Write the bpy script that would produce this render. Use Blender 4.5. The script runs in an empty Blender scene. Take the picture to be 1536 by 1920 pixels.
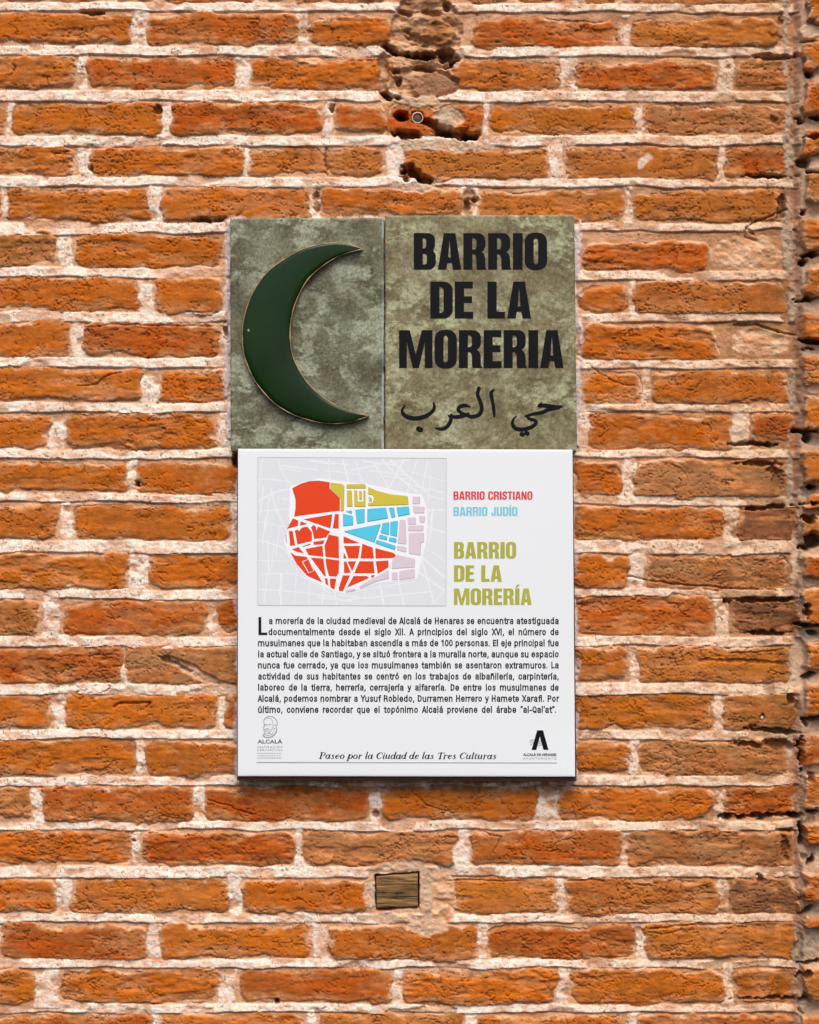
import bpy, math, random
import numpy as np
from mathutils import Vector

# ------------------------------------------------------------------ camera, light, exposure
sc = bpy.context.scene
C = sc.collection
DIST = 4.0
cam_d = bpy.data.cameras.new('camera')
cam = bpy.data.objects.new('camera', cam_d)
C.objects.link(cam)
cam.location = (0.0, -DIST, 0.0)
cam.rotation_euler = (math.radians(90), 0, 0)
cam_d.sensor_fit = 'VERTICAL'
cam_d.sensor_height = 24.0
cam_d.lens = 24.0 * DIST / 1.92
cam_d.clip_end = 200
sc.camera = cam

SUN_EL, SUN_AZ = math.radians(58), math.radians(8)
world = bpy.data.worlds.new('World')
sc.world = world
world.use_nodes = True
wn = world.node_tree.nodes
bg = wn['Background']
sky = wn.new('ShaderNodeTexSky')
sky.sky_type = 'NISHITA'
sky.sun_disc = False
sky.sun_elevation = SUN_EL
sky.sun_rotation = math.radians(180) - SUN_AZ
sky.air_density = 0.6
sky.dust_density = 4.0
sky.ozone_density = 0.6
world.node_tree.links.new(sky.outputs[0], bg.inputs[0])
bg.inputs[1].default_value = 0.10

sun_d = bpy.data.lights.new('sun', 'SUN')
sun_d.energy = 1.5
sun_d.angle = math.radians(45)
sun_d.color = (1.0, 0.955, 0.90)
sun = bpy.data.objects.new('sun', sun_d)
C.objects.link(sun)
sdir = Vector((math.sin(SUN_AZ) * math.cos(SUN_EL), -math.cos(SUN_AZ) * math.cos(SUN_EL), math.sin(SUN_EL)))
sun.rotation_euler = (-sdir).to_track_quat('-Z', 'Y').to_euler()
sun.location = (0, -3, 5)

sc.view_settings.view_transform = 'Standard'
sc.view_settings.look = 'None'
sc.view_settings.exposure = 0.80
sc.view_settings.gamma = 1.0
sc.view_settings.use_curve_mapping = False

# ------------------------------------------------------------------ helpers
R = random.Random(7)
F = np.float32


def lin(r, g, b):
    f = lambda c: (c / 255 / 12.92) if c / 255 <= 0.04045 else ((c / 255 + 0.055) / 1.055) ** 2.4
    return (f(r), f(g), f(b))


def at(px, py, d=0.0):
    """a measured spot on the photograph (1 px = 1 mm on the wall plane), d metres in front of the wall"""
    k = (DIST - d) / DIST
    return ((px - 768) / 1000 * k, -d, (960 - py) / 1000 * k)


def link(o, parent=None):
    C.objects.link(o)
    if parent is not None:
        o.parent = parent
    return o


def empty(name, label, cat, loc):
    o = bpy.data.objects.new(name, None)
    o.empty_display_size = 0.05
    o.location = loc
    o['label'] = label
    o['category'] = cat
    return link(o)


def local(o, parent):
    """keep an object modelled in world space in place under its parent"""
    if parent is not None:
        o.parent = parent
        loc = Vector((0, 0, 0))
        q = parent
        while q is not None:
            loc += q.location
            q = q.parent
        o.matrix_parent_inverse.identity()
        o.data.transform(__import__('mathutils').Matrix.Translation(-loc))
    return o


def mesh_obj(name, verts, faces, mat, parent=None, smooth=False):
    me = bpy.data.meshes.new(name)
    me.from_pydata([tuple(v) for v in verts], [], faces)
    me.polygons.foreach_set('use_smooth', [smooth] * len(me.polygons))
    me.materials.append(mat)
    o = bpy.data.objects.new(name, me)
    link(o)
    return local(o, parent)


def big_mesh(name, co, quads, col, mat, parent):
    used = np.zeros(len(co), bool)
    used[quads.ravel()] = True
    remap = np.cumsum(used) - 1
    co = co[used]
    col = col[used]
    quads = remap[quads].astype(np.int32)
    me = bpy.data.meshes.new(name)
    me.vertices.add(len(co))
    me.vertices.foreach_set('co', np.ascontiguousarray(co, dtype=F).ravel())
    me.loops.add(quads.size)
    me.loops.foreach_set('vertex_index', quads.ravel())
    me.polygons.add(len(quads))
    me.polygons.foreach_set('loop_start', np.arange(0, quads.size, 4, dtype=np.int32))
    me.update(calc_edges=True)
    me.polygons.foreach_set('use_smooth', np.ones(len(quads), bool))
    a = me.color_attributes.new('pigment', 'FLOAT_COLOR', 'POINT')
    rgba = np.ones((len(co), 4), F)
    rgba[:, :3] = col
    a.data.foreach_set('color', rgba.ravel())
    me.materials.append(mat)
    o = bpy.data.objects.new(name, me)
    link(o)
    return local(o, parent)


# ------------------------------------------------------------------ materials
def new_mat(name):
    m = bpy.data.materials.new(name)
    m.use_nodes = True
    nt = m.node_tree
    return m, nt, nt.nodes['Principled BSDF'], nt.nodes.new, nt.links.new


def plain(name, col, rough=0.5, spec=0.5, metal=0.0, var=0.06, scale=60.0):
    m, nt, b, N, L = new_mat(name)
    tc = N('ShaderNodeTexCoord')
    n = N('ShaderNodeTexNoise')
    n.inputs['Scale'].default_value = scale
    n.inputs['Detail'].default_value = 4
    L(tc.outputs['Object'], n.inputs['Vector'])
    mr = N('ShaderNodeMapRange')
    mr.inputs['From Min'].default_value = 0.3
    mr.inputs['From Max'].default_value = 0.7
    mr.inputs['To Min'].default_value = 1 - var
    mr.inputs['To Max'].default_value = 1 + var
    L(n.outputs[0], mr.inputs['Value'])
    mx = N('ShaderNodeMix')
    mx.data_type = 'RGBA'
    mx.blend_type = 'MULTIPLY'
    mx.inputs['Factor'].default_value = 1.0
    mx.inputs['A'].default_value = (*col, 1)
    L(mr.outputs[0], mx.inputs['B'])
    L(mx.outputs['Result'], b.inputs['Base Color'])
    b.inputs['Roughness'].default_value = rough
    b.inputs['Metallic'].default_value = metal
    b.inputs['Specular IOR Level'].default_value = spec
    return m


def masonry(name, bump1, bump2, var):
    m, nt, b, N, L = new_mat(name)
    at_ = N('ShaderNodeAttribute')
    at_.attribute_name = 'pigment'
    tc = N('ShaderNodeTexCoord')
    n1 = N('ShaderNodeTexNoise')
    n1.inputs['Scale'].default_value = 320
    n1.inputs['Detail'].default_value = 5
    n1.inputs['Roughness'].default_value = 0.65
    L(tc.outputs['Object'], n1.inputs['Vector'])
    mr = N('ShaderNodeMapRange')
    mr.inputs['From Min'].default_value = 0.28
    mr.inputs['From Max'].default_value = 0.72
    mr.inputs['To Min'].default_value = 1 - var
    mr.inputs['To Max'].default_value = 1 + var
    L(n1.outputs[0], mr.inputs['Value'])
    mx = N('ShaderNodeMix')
    mx.data_type = 'RGBA'
    mx.blend_type = 'MULTIPLY'
    mx.inputs['Factor'].default_value = 1.0
    L(at_.outputs['Color'], mx.inputs['A'])
    L(mr.outputs[0], mx.inputs['B'])
    L(mx.outputs['Result'], b.inputs['Base Color'])
    n2 = N('ShaderNodeTexNoise')
    n2.inputs['Scale'].default_value = 520
    n2.inputs['Detail'].default_value = 3
    L(tc.outputs['Object'], n2.inputs['Vector'])
    bp = N('ShaderNodeBump')
    bp.inputs['Strength'].default_value = bump1
    bp.inputs['Distance'].default_value = bump2
    L(n2.outputs[0], bp.inputs['Height'])
    L(bp.outputs[0], b.inputs['Normal'])
    b.inputs['Roughness'].default_value = 0.92
    b.inputs['Specular IOR Level'].default_value = 0.15
    return m


M_BRICK = masonry('fired_clay', 0.5, 0.0016, 0.19)
M_MORTAR = masonry('lime_mortar', 0.65, 0.0022, 0.13)

# ------------------------------------------------------------------ masonry height field
STEP = 1.6


def axis(lo, flo, fhi, hi):
    fine = np.arange(flo, fhi + 0.01, STEP)

    def grow(start, end):
        out, s, x = [], STEP, start
        sign = 1 if end > start else -1
        while (end - x) * sign > 0:
            s = min(s * 1.12, 9.0)
            x += s * sign
            out.append(x)
        return np.array(out)
    return np.concatenate([grow(flo, lo)[::-1], fine, grow(fhi, hi)])


ax = axis(-560, -8, 1544, 2100)
ay = axis(-420, -8, 1928, 2340)
X, Y = np.meshgrid(ax.astype(F), ay.astype(F))
NY, NX = X.shape
_lat = np.random.default_rng(11).random((8, 512, 512)).astype(F)


def vn(x, y, seed):
    xf, yf = np.floor(x), np.floor(y)
    tx, ty = x - xf, y - yf
    tx = tx * tx * tx * (tx * (tx * 6 - 15) + 10)
    ty = ty * ty * ty * (ty * (ty * 6 - 15) + 10)
    xi = (xf.astype(np.int32) + seed * 37) & 511
    yi = (yf.astype(np.int32) + seed * 91) & 511
    L_ = _lat[seed & 7]
    x1, y1 = (xi + 1) & 511, (yi + 1) & 511
    a, b = L_[yi, xi], L_[yi, x1]
    c, d = L_[y1, xi], L_[y1, x1]
    return a + (b - a) * tx + (c - a) * ty + (a - b - c + d) * tx * ty


def fbm(x, y, seed, octv=4, gain=0.5):
    s, a, n = 0, 1.0, 0.0
    for k in range(octv):
        s = s + a * vn(x * 2.03 ** k + k * 17.3, y * 2.03 ** k + k * 9.1, seed + k)
        n += a
        a *= gain
    return (s / n).astype(F)


def ss(a, b, x):
    t = np.clip((x - a) / (b - a), 0, 1)
    return t * t * (3 - 2 * t)


def mix(a, b, t):
    return a + (b - a) * t


n_big = fbm(X / 85, Y / 85, 1, 3)
n_mid = fbm(X / 26, Y / 20, 2, 4)
n_fin = fbm(X / 9, Y / 7, 3, 3)
WX = X + (fbm(X / 70, Y / 55, 4, 2) - .5) * 12 + (fbm(X / 15, Y / 13, 5, 3) - .5) * 9
WY = Y + (fbm(X / 80, Y / 60, 6, 2) - .5) * 8 + (fbm(X / 17, Y / 12, 7, 3) - .5) * 7

# bricks read off the photograph: left edge, right edge, top, bottom, kind of brick
# kinds: o orange, r red orange, g golden, t tan, p dusty pink, d dark purple brown, b brown
ROWS = [
    [(-90, 190, -62, 3, 'r'), (215, 480, -60, 4, 'r'), (505, 722, -60, 4, 'r'), (880, 1060, -55, 7, 'b'), (1092, 1155, -55, 8, 'o'), (1175, 1470, -55, 7, 'o')],
    [(-40, 246, 24, 79, 'o'), (278, 562, 27, 82, 'r'), (581, 733, 33, 86, 'o'), (888, 1160, 38, 91, 'r'), (1180, 1458, 36, 89, 't')],
    [(-130, 141, 104, 164, 't'), (165, 443, 110, 166, 'r'), (469, 737, 109, 168, 'o'), (848, 1047, 116, 171, 'g'), (1078, 1346, 117, 169, 'r'), (1381, 1482, 108, 167, 'p')],
    [(-260, 8, 190, 252, 'o'), (24, 303, 192, 252, 'o'), (325, 606, 191, 252, 'r'), (625, 724, 195, 248, 'r'), (727, 904, 193, 262, 'r'), (918, 1196, 196, 252, 'g'), (1211, 1478, 198, 252, 'p')],
    [(-130, 139, 275, 329, 'o'), (170, 461, 275, 330, 'o'), (466, 611, 275, 329, 't'), (612, 719, 276, 331, 't'), (752, 1029, 280, 339, 't'), (1064, 1346, 279, 336, 't'), (1361, 1484, 279, 331, 'r')],
    [(-270, 4, 355, 412, 'o'), (13, 277, 352, 413, 'o'), (303, 583, 352, 414, 'o'), (603, 868, 353, 402, 'o'), (898, 1170, 357, 417, 't'), (1189, 1466, 358, 416, 't')],
    [(-170, 104, 438, 496, 'b'), (144, 417, 438, 502, 'o'), (430, 700, 440, 500, 'o'), (720, 1060, 440, 500, 'o'), (1094, 1332, 450, 508, 'r')],
    [(-30, 260, 519, 582, 'o'), (290, 417, 519, 589, 'o'), (440, 700, 520, 585, 'o'), (800, 1060, 520, 585, 'o'), (1088, 1178, 529, 589, 'o'), (1190, 1474, 529, 593, 't')],
    [(-150, 131, 601, 669, 'o'), (157, 412, 605, 668, 'r'), (440, 700, 605, 665, 'o'), (760, 1050, 605, 665, 'o'), (1094, 1347, 610, 677, 'o')],
    [(-30, 264, 690, 749, 'o'), (300, 419, 692, 753, 'o'), (440, 700, 692, 750, 'o'), (760, 1050, 692, 750, 'o'), (1090, 1200, 697, 758, 'o'), (1224, 1474, 698, 755, 'g')],
    [(-180, 96, 778, 841, 'o'), (122, 404, 776, 843, 'g'), (440, 700, 776, 840, 'o'), (760, 1050, 776, 840, 'o'), (1106, 1370, 776, 846, 'o'), (1407, 1488, 770, 833, 'r')],
    [(-50, 236, 866, 922, 'g'), (256, 447, 866, 926, 'o'), (470, 740, 866, 926, 'o'), (770, 1050, 866, 926, 'o'), (1079, 1164, 863, 931, 'o'), (1189, 1472, 862, 936, 'p')],
    [(-180, 109, 948, 1013, 'o'), (138, 430, 950, 1014, 'g'), (460, 740, 950, 1012, 'o'), (770, 1050, 950, 1012, 'o'), (1078, 1354, 952, 1013, 'o'), (1385, 1488, 952, 1019, 'd')],
    [(-50, 241, 1040, 1106, 'o'), (281, 452, 1038, 1106, 'o'), (480, 740, 1040, 1105, 'o'), (770, 1050, 1040, 1105, 'o'), (1076, 1182, 1041, 1104, 'o'), (1213, 1482, 1043, 1106, 'p')],
    [(-220, 72, 1127, 1192, 'b'), (117, 386, 1126, 1192, 'r'), (412, 640, 1130, 1192, 'r'), (670, 1050, 1130, 1192, 'o'), (1078, 1336, 1117, 1193, 'r'), (1368, 1497, 1122, 1187, 'd')],
    [(-50, 230, 1213, 1281, 'r'), (240, 470, 1213, 1284, 'p'), (500, 740, 1213, 1280, 'o'), (770, 1050, 1213, 1280, 'o'), (1080, 1174, 1213, 1279, 'g'), (1193, 1482, 1213, 1281, 't')],
    [(-190, 93, 1301, 1366, 'o'), (119, 408, 1300, 1367, 'o'), (424, 700, 1302, 1366, 'o'), (740, 1050, 1302, 1366, 'o'), (1080, 1338, 1302, 1369, 'g'), (1354, 1492, 1299, 1369, 'b')],
    [(-50, 256, 1386, 1455, 'o'), (274, 470, 1388, 1456, 'g'), (500, 740, 1388, 1452, 'o'), (770, 1050, 1388, 1452, 'o'), (1080, 1180, 1390, 1450, 'g'), (1196, 1484, 1388, 1454, 'p')],
    [(-230, 60, 1472, 1530, 'b'), (81, 358, 1474, 1541, 'r'), (383, 688, 1474, 1541, 'r'), (716, 1004, 1472, 1537, 'o'), (1048, 1336, 1479, 1538, 'o'), (1363, 1494, 1472, 1534, 'r')],
    [(-40, 249, 1556, 1620, 'o'), (271, 556, 1560, 1623, 'r'), (573, 854, 1560, 1626, 'p'), (883, 1164, 1557, 1623, 'r'), (1181, 1488, 1555, 1624, 'p')],
    [(-170, 109, 1648, 1712, 'o'), (139, 427, 1646, 1713, 't'), (454, 694, 1649, 1711, 'o'), (850, 1042, 1646, 1713, 't'), (1056, 1346, 1646, 1716, 't'), (1367, 1496, 1642, 1710, 'd')],
    [(0, 277, 1733, 1799, 'r'), (303, 582, 1734, 1799, 'o'), (617, 894, 1736, 1799, 'o'), (910, 1192, 1736, 1801, 'r'), (1213, 1492, 1727, 1797, 't')],
    [(-210, 69, 1819, 1883, 'o'), (113, 410, 1818, 1879, 'o'), (450, 737, 1816, 1878, 'r'), (755, 1042, 1819, 1884, 'o'), (1070, 1360, 1818, 1884, 'o'), (1378, 1488, 1813, 1878, 'g')],
    [(-20, 282, 1901, 1975, 'r'), (300, 575, 1901, 1975, 'o'), (600, 870, 1901, 1975, 't'), (900, 1170, 1905, 1975, 'o'), (1200, 1490, 1901, 1975, 'r')],
]
# mortar ribbons between the courses: y of top and bottom edge at the left and at the right
RIBS = [(4, 19, 7, 23), (85, 103, 88, 106), (168, 188, 172, 191), (254, 273, 254, 272), (329, 348, 336, 351),
        (417, 439, 419, 431), (500, 519, 509, 526), (584, 604, 588, 605), (670, 689, 675, 691), (755, 774, 758, 773),
        (843, 861, 844, 858), (925, 940, 931, 950), (1014, 1036, 1013, 1040), (1106, 1124, 1104, 1120), (1194, 1213, 1194, 1212),
        (1283, 1303, 1281, 1303), (1368, 1387, 1370, 1388), (1457, 1474, 1453, 1473), (1542, 1557, 1539, 1556), (1625, 1646, 1624, 1644),
        (1713, 1731, 1714, 1730), (1799, 1816, 1800, 1815), (1882, 1900, 1884, 1898)]

# the courses carried on outside the photograph
for k in range(5):
    y0 = -62 - 86 * (k + 1)
    xs, row = -40 - 140 * (k % 2), []
    while xs < 1470:
        row.append((xs, min(xs + 272, 1476), y0, y0 + 62, R.choice('oorgt')))
        xs += 300
    ROWS.append(row)
    RIBS.append((y0 + 64, y0 + 82, y0 + 64, y0 + 82))
for k in range(5):
    y0 = 1991 + 86 * k
    xs, row = -40 - 140 * (k % 2), []
    while xs < 1470:
        row.append((xs, min(xs + 272, 1490), y0, y0 + 62, R.choice('oorgt')))
        xs += 300
    ROWS.append(row)
    RIBS.append((y0 - 18, y0 - 2, y0 - 18, y0 - 2))
for row in ROWS:
    x0, _, ya, yb, _ = min(row)
    while x0 > -600:
        row.append((x0 - 26 - 270, x0 - 26, ya, yb, R.choice('oorgtb')))
        x0 -= 296

# the pier at the right: heights of its bricks
PIER = [(6, 49, 'o'), (86, 134, 'o'), (158, 221, 'r'), (248, 293, 'o'), (329, 379, 'b'), (411, 471, 'o'), (503, 557, 'o'),
        (588, 638, 'o'), (670, 719, 'g'), (746, 803, 'o'), (843, 906, 't'), (926, 958, 'r'), (970, 1003, 'b'), (1036, 1086, 'r'),
        (1104, 1165, 'o'), (1201, 1256, 'o'), (1286, 1338, 'o'), (1376, 1430, 'r'), (1449, 1512, 'o'), (1541, 1583, 'o'),
        (1629, 1684, 'r'), (1716, 1737, 'o'), (1805, 1869, 'b'), (1896, 1940, 'r')]
PIER_ROWS = [(y0, y1, k) for y0, y1, k in PIER]
y = 1958
while y < 2380:
    PIER_ROWS.append((y, y + 58, R.choice('org')))
    y += 84
y = -30
while y > -480:
    PIER_ROWS.append((y - 56, y, R.choice('org')))
    y -= 84

KIND = {'o': ((203, 104, 27), (190, 104, 42)), 'r': ((190, 86, 28), (174, 90, 44)), 'g': ((197, 105, 28), (180, 102, 42)),
        't': ((197, 114, 52), (184, 110, 60)), 'p': ((178, 104, 64), (180, 122, 86)), 'd': ((142, 84, 62), (136, 88, 68)),
        'b': ((172, 106, 54), (160, 104, 60))}
DUSTY = {'o': .35, 'r': .35, 'g': .3, 't': .4, 'p': .75, 'd': .35, 'b': .6}

SD = np.full(X.shape, 60, F)
ID = np.zeros(X.shape, np.int16)
bricks = []


def put(x0, x1, y0, y1, kind, r=None):
    i = len(bricks)
    c1, c2 = KIND[kind]
    j = R.uniform(-.07, .07)
    jr = R.uniform(-.06, .06)
    if kind not in 'dp':
        c1, c2 = [tuple(.72 * a_ + .28 * b_ for a_, b_ in zip(c_, (197, 98, 34))) for c_ in (c1, c2)]
    c1 = np.array(lin(*c1)) * (1 + j) * np.array([.84, .91 * (1 + jr), .66 + jr])
    c2 = np.array(lin(*c2)) * (1 + j) * np.array([.84, .90 * (1 + jr), .72 + jr])
    bricks.append((c1, c2, DUSTY[kind] + R.uniform(-.15, .15), R.uniform(-1.5, 2.5), R.uniform(-.014, .014), R.uniform(-.05, .03), (x0 + x1) / 2, (y0 + y1) / 2, R.uniform(.35, .9)))
    ia, ib = np.searchsorted(ay, y0 - 40), np.searchsorted(ay, y1 + 40)
    ja, jb = np.searchsorted(ax, x0 - 40), np.searchsorted(ax, x1 + 40)
    if ib <= ia or jb <= ja:
        return
    r = r if r is not None else R.uniform(9, 22)
    wx, wy = WX[ia:ib, ja:jb], WY[ia:ib, ja:jb]
    cx, cy, hx, hy = (x0 + x1) / 2, (y0 + y1) / 2, (x1 - x0) / 2, (y1 - y0) / 2
    slope = R.uniform(-.006, .006)
    dx = np.abs(wx - cx) - hx + r
    dy = np.abs(wy - cy - slope * (wx - cx)) - hy + r
    s = np.minimum(np.maximum(dx, dy), 0) + np.hypot(np.maximum(dx, 0), np.maximum(dy, 0)) - r
    cur = SD[ia:ib, ja:jb]
    m = s < cur
    cur[m] = s[m]
    ID[ia:ib, ja:jb][m] = i


for row in ROWS:
    for b in row:
        put(*b)
pier_x = 1503
for y0, y1, k in PIER_ROWS:
    x = pier_x + R.uniform(-4, 4)
    first = R.choice([150, 280])
    while x < 2120:
        put(x, x + first, y0, y1, k if x < 1540 else R.choice('org'), 6)
        x += first + 24
        first = 280
SD += (n_mid - .5) * 7 + (n_fin - .5) * 2 + (fbm(X / 48, Y / 30, 50, 3) - .5) * 15

P = np.array([[*b[0], *b[1], *b[2:]] for b in bricks], F)[ID]          # per-vertex brick parameters
colA, colB, dust, bh, tx_, ty_, bcx, bcy, rough = P[..., 0:3], P[..., 3:6], P[..., 6], P[..., 7], P[..., 8], P[..., 9], P[..., 10], P[..., 11], P[..., 12]

is_pier = ss(1487, 1503, X + (n_mid - .5) * 10 + 3 * np.sin(Y / 140))
pier_face = X > 1493 + 3 * np.sin(Y / 140)

# damaged places: ellipses (cx, cy, rx, ry, turn in degrees, depth in mm)
HOLES = [(752, 218, 14, 13, 0, 60), (783, 221, 12, 13, 0, 26), (760, 252, 26, 8, 6, 34), (850, 250, 52, 11, 6, 40), (885, 255, 18, 9, 0, 45),
         (820, 238, 30, 10, 24, 26), (785, 104, 44, 7, 3, 48), (835, 102, 20, 16, -20, 44), (845, 116, 18, 6, -40, 40), (785, 73, 26, 9, 22, 16),
         (728, 92, 14, 5, 15, 30), (758, 22, 18, 6, 10, 16), (745, 135, 10, 6, 0, 22), (750, 150, 7, 9, 0, 20), (725, 178, 11, 7, 30, 34),
         (743, 181, 9, 4, 10, 28), (788, 128, 20, 4, 8, 16), (812, 24, 22, 5, 5, 14), (842, 12, 10, 8, 0, 20),
         (778, 322, 20, 11, 14, 40), (795, 334, 14, 8, 10, 34), (764, 336, 7, 6, 0, 22), (757, 322, 6, 6, 0, 14),
         (594, 378, 5, 16, 2, 14), (875, 385, 10, 14, 0, 18), (890, 376, 9, 5, 0, 16), (300, 203, 7, 8, 20, 18), (168, 314, 4, 4, 0, 14),
         (620, 205, 5, 10, 0, 14), (260, 908, 4, 9, -28, 26), (328, 1245, 32, 3.5, 24, 11), (255, 1575, 5, 4, 0, 14), (703, 1527, 4, 8, 0, 16),
         (519, 1878, 5, 6, 0, 30), (445, 70, 50, 6, 5, 0), (395, 412, 22, 4, 0, 22), (180, 23, 22, 5, 6, 18), (424, 625, 6, 14, 0, 18), (440, 862, 6, 12, 0, 30),
         # right end of the wall
         (1450, 68, 14, 6, 20, 6), (1452, 105, 36, 5, 0, 16), (1464, 40, 5, 12, 0, 8), (1455, 225, 13, 6, 40, 6), (1445, 331, 44, 4, 2, 26),
         (1466, 390, 9, 24, 0, 16), (1430, 870, 40, 6, 2, 20), (1455, 885, 20, 8, 20, 16), (1460, 905, 12, 16, 0, 12), (1410, 832, 36, 3.5, 2, 24),
         (1438, 1186, 36, 3.5, 0, 22), (1430, 1125, 60, 4, -2, 24), (1435, 952, 40, 4, -3, 22), 
         (1428, 1346, 5, 6, 0, 12), (1480, 1310, 8, 12, 20, 18), (1450, 1370, 46, 5, 4, 26), (1460, 1395, 30, 12, 10, 18), (1400, 1395, 22, 4, 8, 16),
         (1430, 1529, 70, 5.5, -3, 34), (1490, 1527, 18, 6, -8, 34), (1470, 1556, 18, 4, 4, 20), (1472, 1590, 8, 22, 0, 12), (1500, 1575, 4, 12, 0, 20),
         (1440, 1870, 60, 3, -1, 20), (1498, 1825, 12, 4, -40, 20), (1424, 1648, 9, 5, 40, 14), (1380, 1240, 90, 3, 1, 4),
         # deep open joints of the pier
         (1512, 142, 13, 7, -20, 62), (1525, 79, 18, 2.5, 0, 20), (1522, 224, 30, 3.5, 0, 40), (1500, 232, 7, 9, 20, 40), (1515, 262, 12, 5, 4, 30), (1505, 308, 10, 9, -30, 55),
         (1530, 325, 18, 3, 0, 40), (1505, 398, 10, 8, -40, 55), (1518, 477, 28, 7, -4, 70), (1502, 492, 8, 8, -40, 60), (1510, 562, 14, 4, 0, 55), (1525, 643, 26, 4.5, 3, 65),
         (1515, 655, 12, 5, 0, 30), (1518, 808, 26, 5, 3, 62), (1512, 822, 10, 8, -30, 55), (1517, 913, 8, 6, -20, 66), (1520, 945, 20, 6, -5, 55), (1512, 975, 16, 9, 8, 60),
         (1524, 1012, 26, 20, -30, 80), (1505, 1025, 10, 10, -40, 60), (1508, 1140, 6, 20, 0, 45), (1515, 1170, 20, 6, 4, 60), (1520, 1185, 12, 6, 0, 40), (1518, 1264, 14, 6, -20, 50),
         (1522, 1345, 20, 5, -10, 45), (1510, 1358, 6, 10, -20, 50), (1501, 1420, 3, 40, 0, 45), (1525, 1519, 26, 7, -4, 70), (1517, 1455, 10, 14, 30, 40), (1503, 1560, 5, 30, 0, 35),
         (1515, 1608, 8, 14, 35, 45), (1510, 1702, 12, 5, -30, 40), (1525, 1797, 22, 4, -14, 55), (1510, 1820, 8, 12, 30, 30)]
# patches of mortar or stone: (cx, cy, rx, ry, turn, what, height)
PATCH = [(800, 60, 66, 74, 0, 'stone', -9), (770, 96, 50, 14, 8, 'stone', -2), (822, 60, 30, 24, 10, 'stonebrown', -1), (720, 150, 10, 40, 0, 'stone', -10), (795, 155, 62, 30, 0, 'stone', -12),
         (808, 156, 40, 23, -4, 'brownbrick', -5), (850, 105, 22, 18, -40, 'grey', -3), (785, 190, 60, 9, 6, 'grey', 0), (820, 274, 88, 12, 2, 'grey', 1), (740, 300, 16, 34, 0, 'cream', -1),
         (842, 220, 28, 24, 30, 'grey', -4), (775, 350, 50, 8, 2, 'grey', 0), (880, 380, 16, 26, 0, 'stone', -5),
         (1210, 302, 13, 7, -50, 'cream', 0), (1400, 476, 66, 34, 0, 'rubble', -2), (1430, 642, 58, 29, 0, 'rubble', -2), (1385, 805, 16, 34, 0, 'cream', 0),
         (1478, 250, 12, 90, 0, 'seam', 1), (1474, 60, 8, 80, 0, 'seam', -1), (1478, 455, 16, 70, 0, 'seam', 1), (1486, 555, 12, 36, 0, 'seam', 2), (1486, 730, 9, 44, 0, 'seam', 0),
         (1482, 880, 8, 50, 0, 'seam', -2), (1492, 1050, 8, 40, 0, 'cream', 0), (1494, 1240, 12, 50, 0, 'cream', 1), (1484, 1400, 10, 40, 0, 'seam', -4), (1500, 1560, 6, 60, 0, 'seam', 1), (1496, 1780, 12, 40, 0, 'seam', 2), (1504, 1880, 16, 20, 0, 'seam', 0),
         (745, 1625, 62, 10, -2, 'grey', 0), (745, 1722, 56, 10, 0, 'grey', 0), (696, 1672, 14, 40, 0, 'grey', 0), (803, 1672, 20, 52, 0, 'grey', 0), (830, 1690, 24, 50, 0, 'rubble', -2),
         (800, 1738, 40, 14, 0, 'grey', 0), (865, 1606, 14, 30, 0, 'cream', 0), (360, 1258, 42, 10, 24, 'grey', -3), (1520, 62, 22, 12, -6, 'cream', 20), (1532, 148, 12, 9, 0, 'cream', 18),
         (1526, 310, 18, 13, 0, 'cream', 18), (1530, 234, 20, 8, 0, 'seam', 14), (1526, 571, 20, 8, 0, 'cream', 12), (1526, 494, 18, 7, 0, 'seam', 14), (1528, 400, 20, 8, -10, 'seam', 12), (1522, 658, 20, 8, 0, 'seam', 12),
         (1526, 730, 20, 9, 0, 'cream', 20), (1524, 828, 20, 10, 0, 'seam', 10), (1510, 920, 16, 9, -40, 'seam', 8), (1526, 1092, 20, 7, -10, 'seam', 20), (1516, 1186, 22, 12, 0, 'seam', 8), (1528, 1270, 16, 10, -20, 'cream', 12),
         (1530, 1358, 14, 14, 0, 'seam', 14), (1530, 1438, 14, 8, 0, 'cream', 18), (1515, 1536, 14, 8, -30, 'seam', 8), (1530, 1608, 12, 18, 0, 'cream', 16), (1526, 1700, 18, 14, -20, 'seam', 12), (1522, 1766, 20, 28, 0, 'seam', 16), (1520, 1884, 22, 12, 0, 'seam', 12)]
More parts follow.
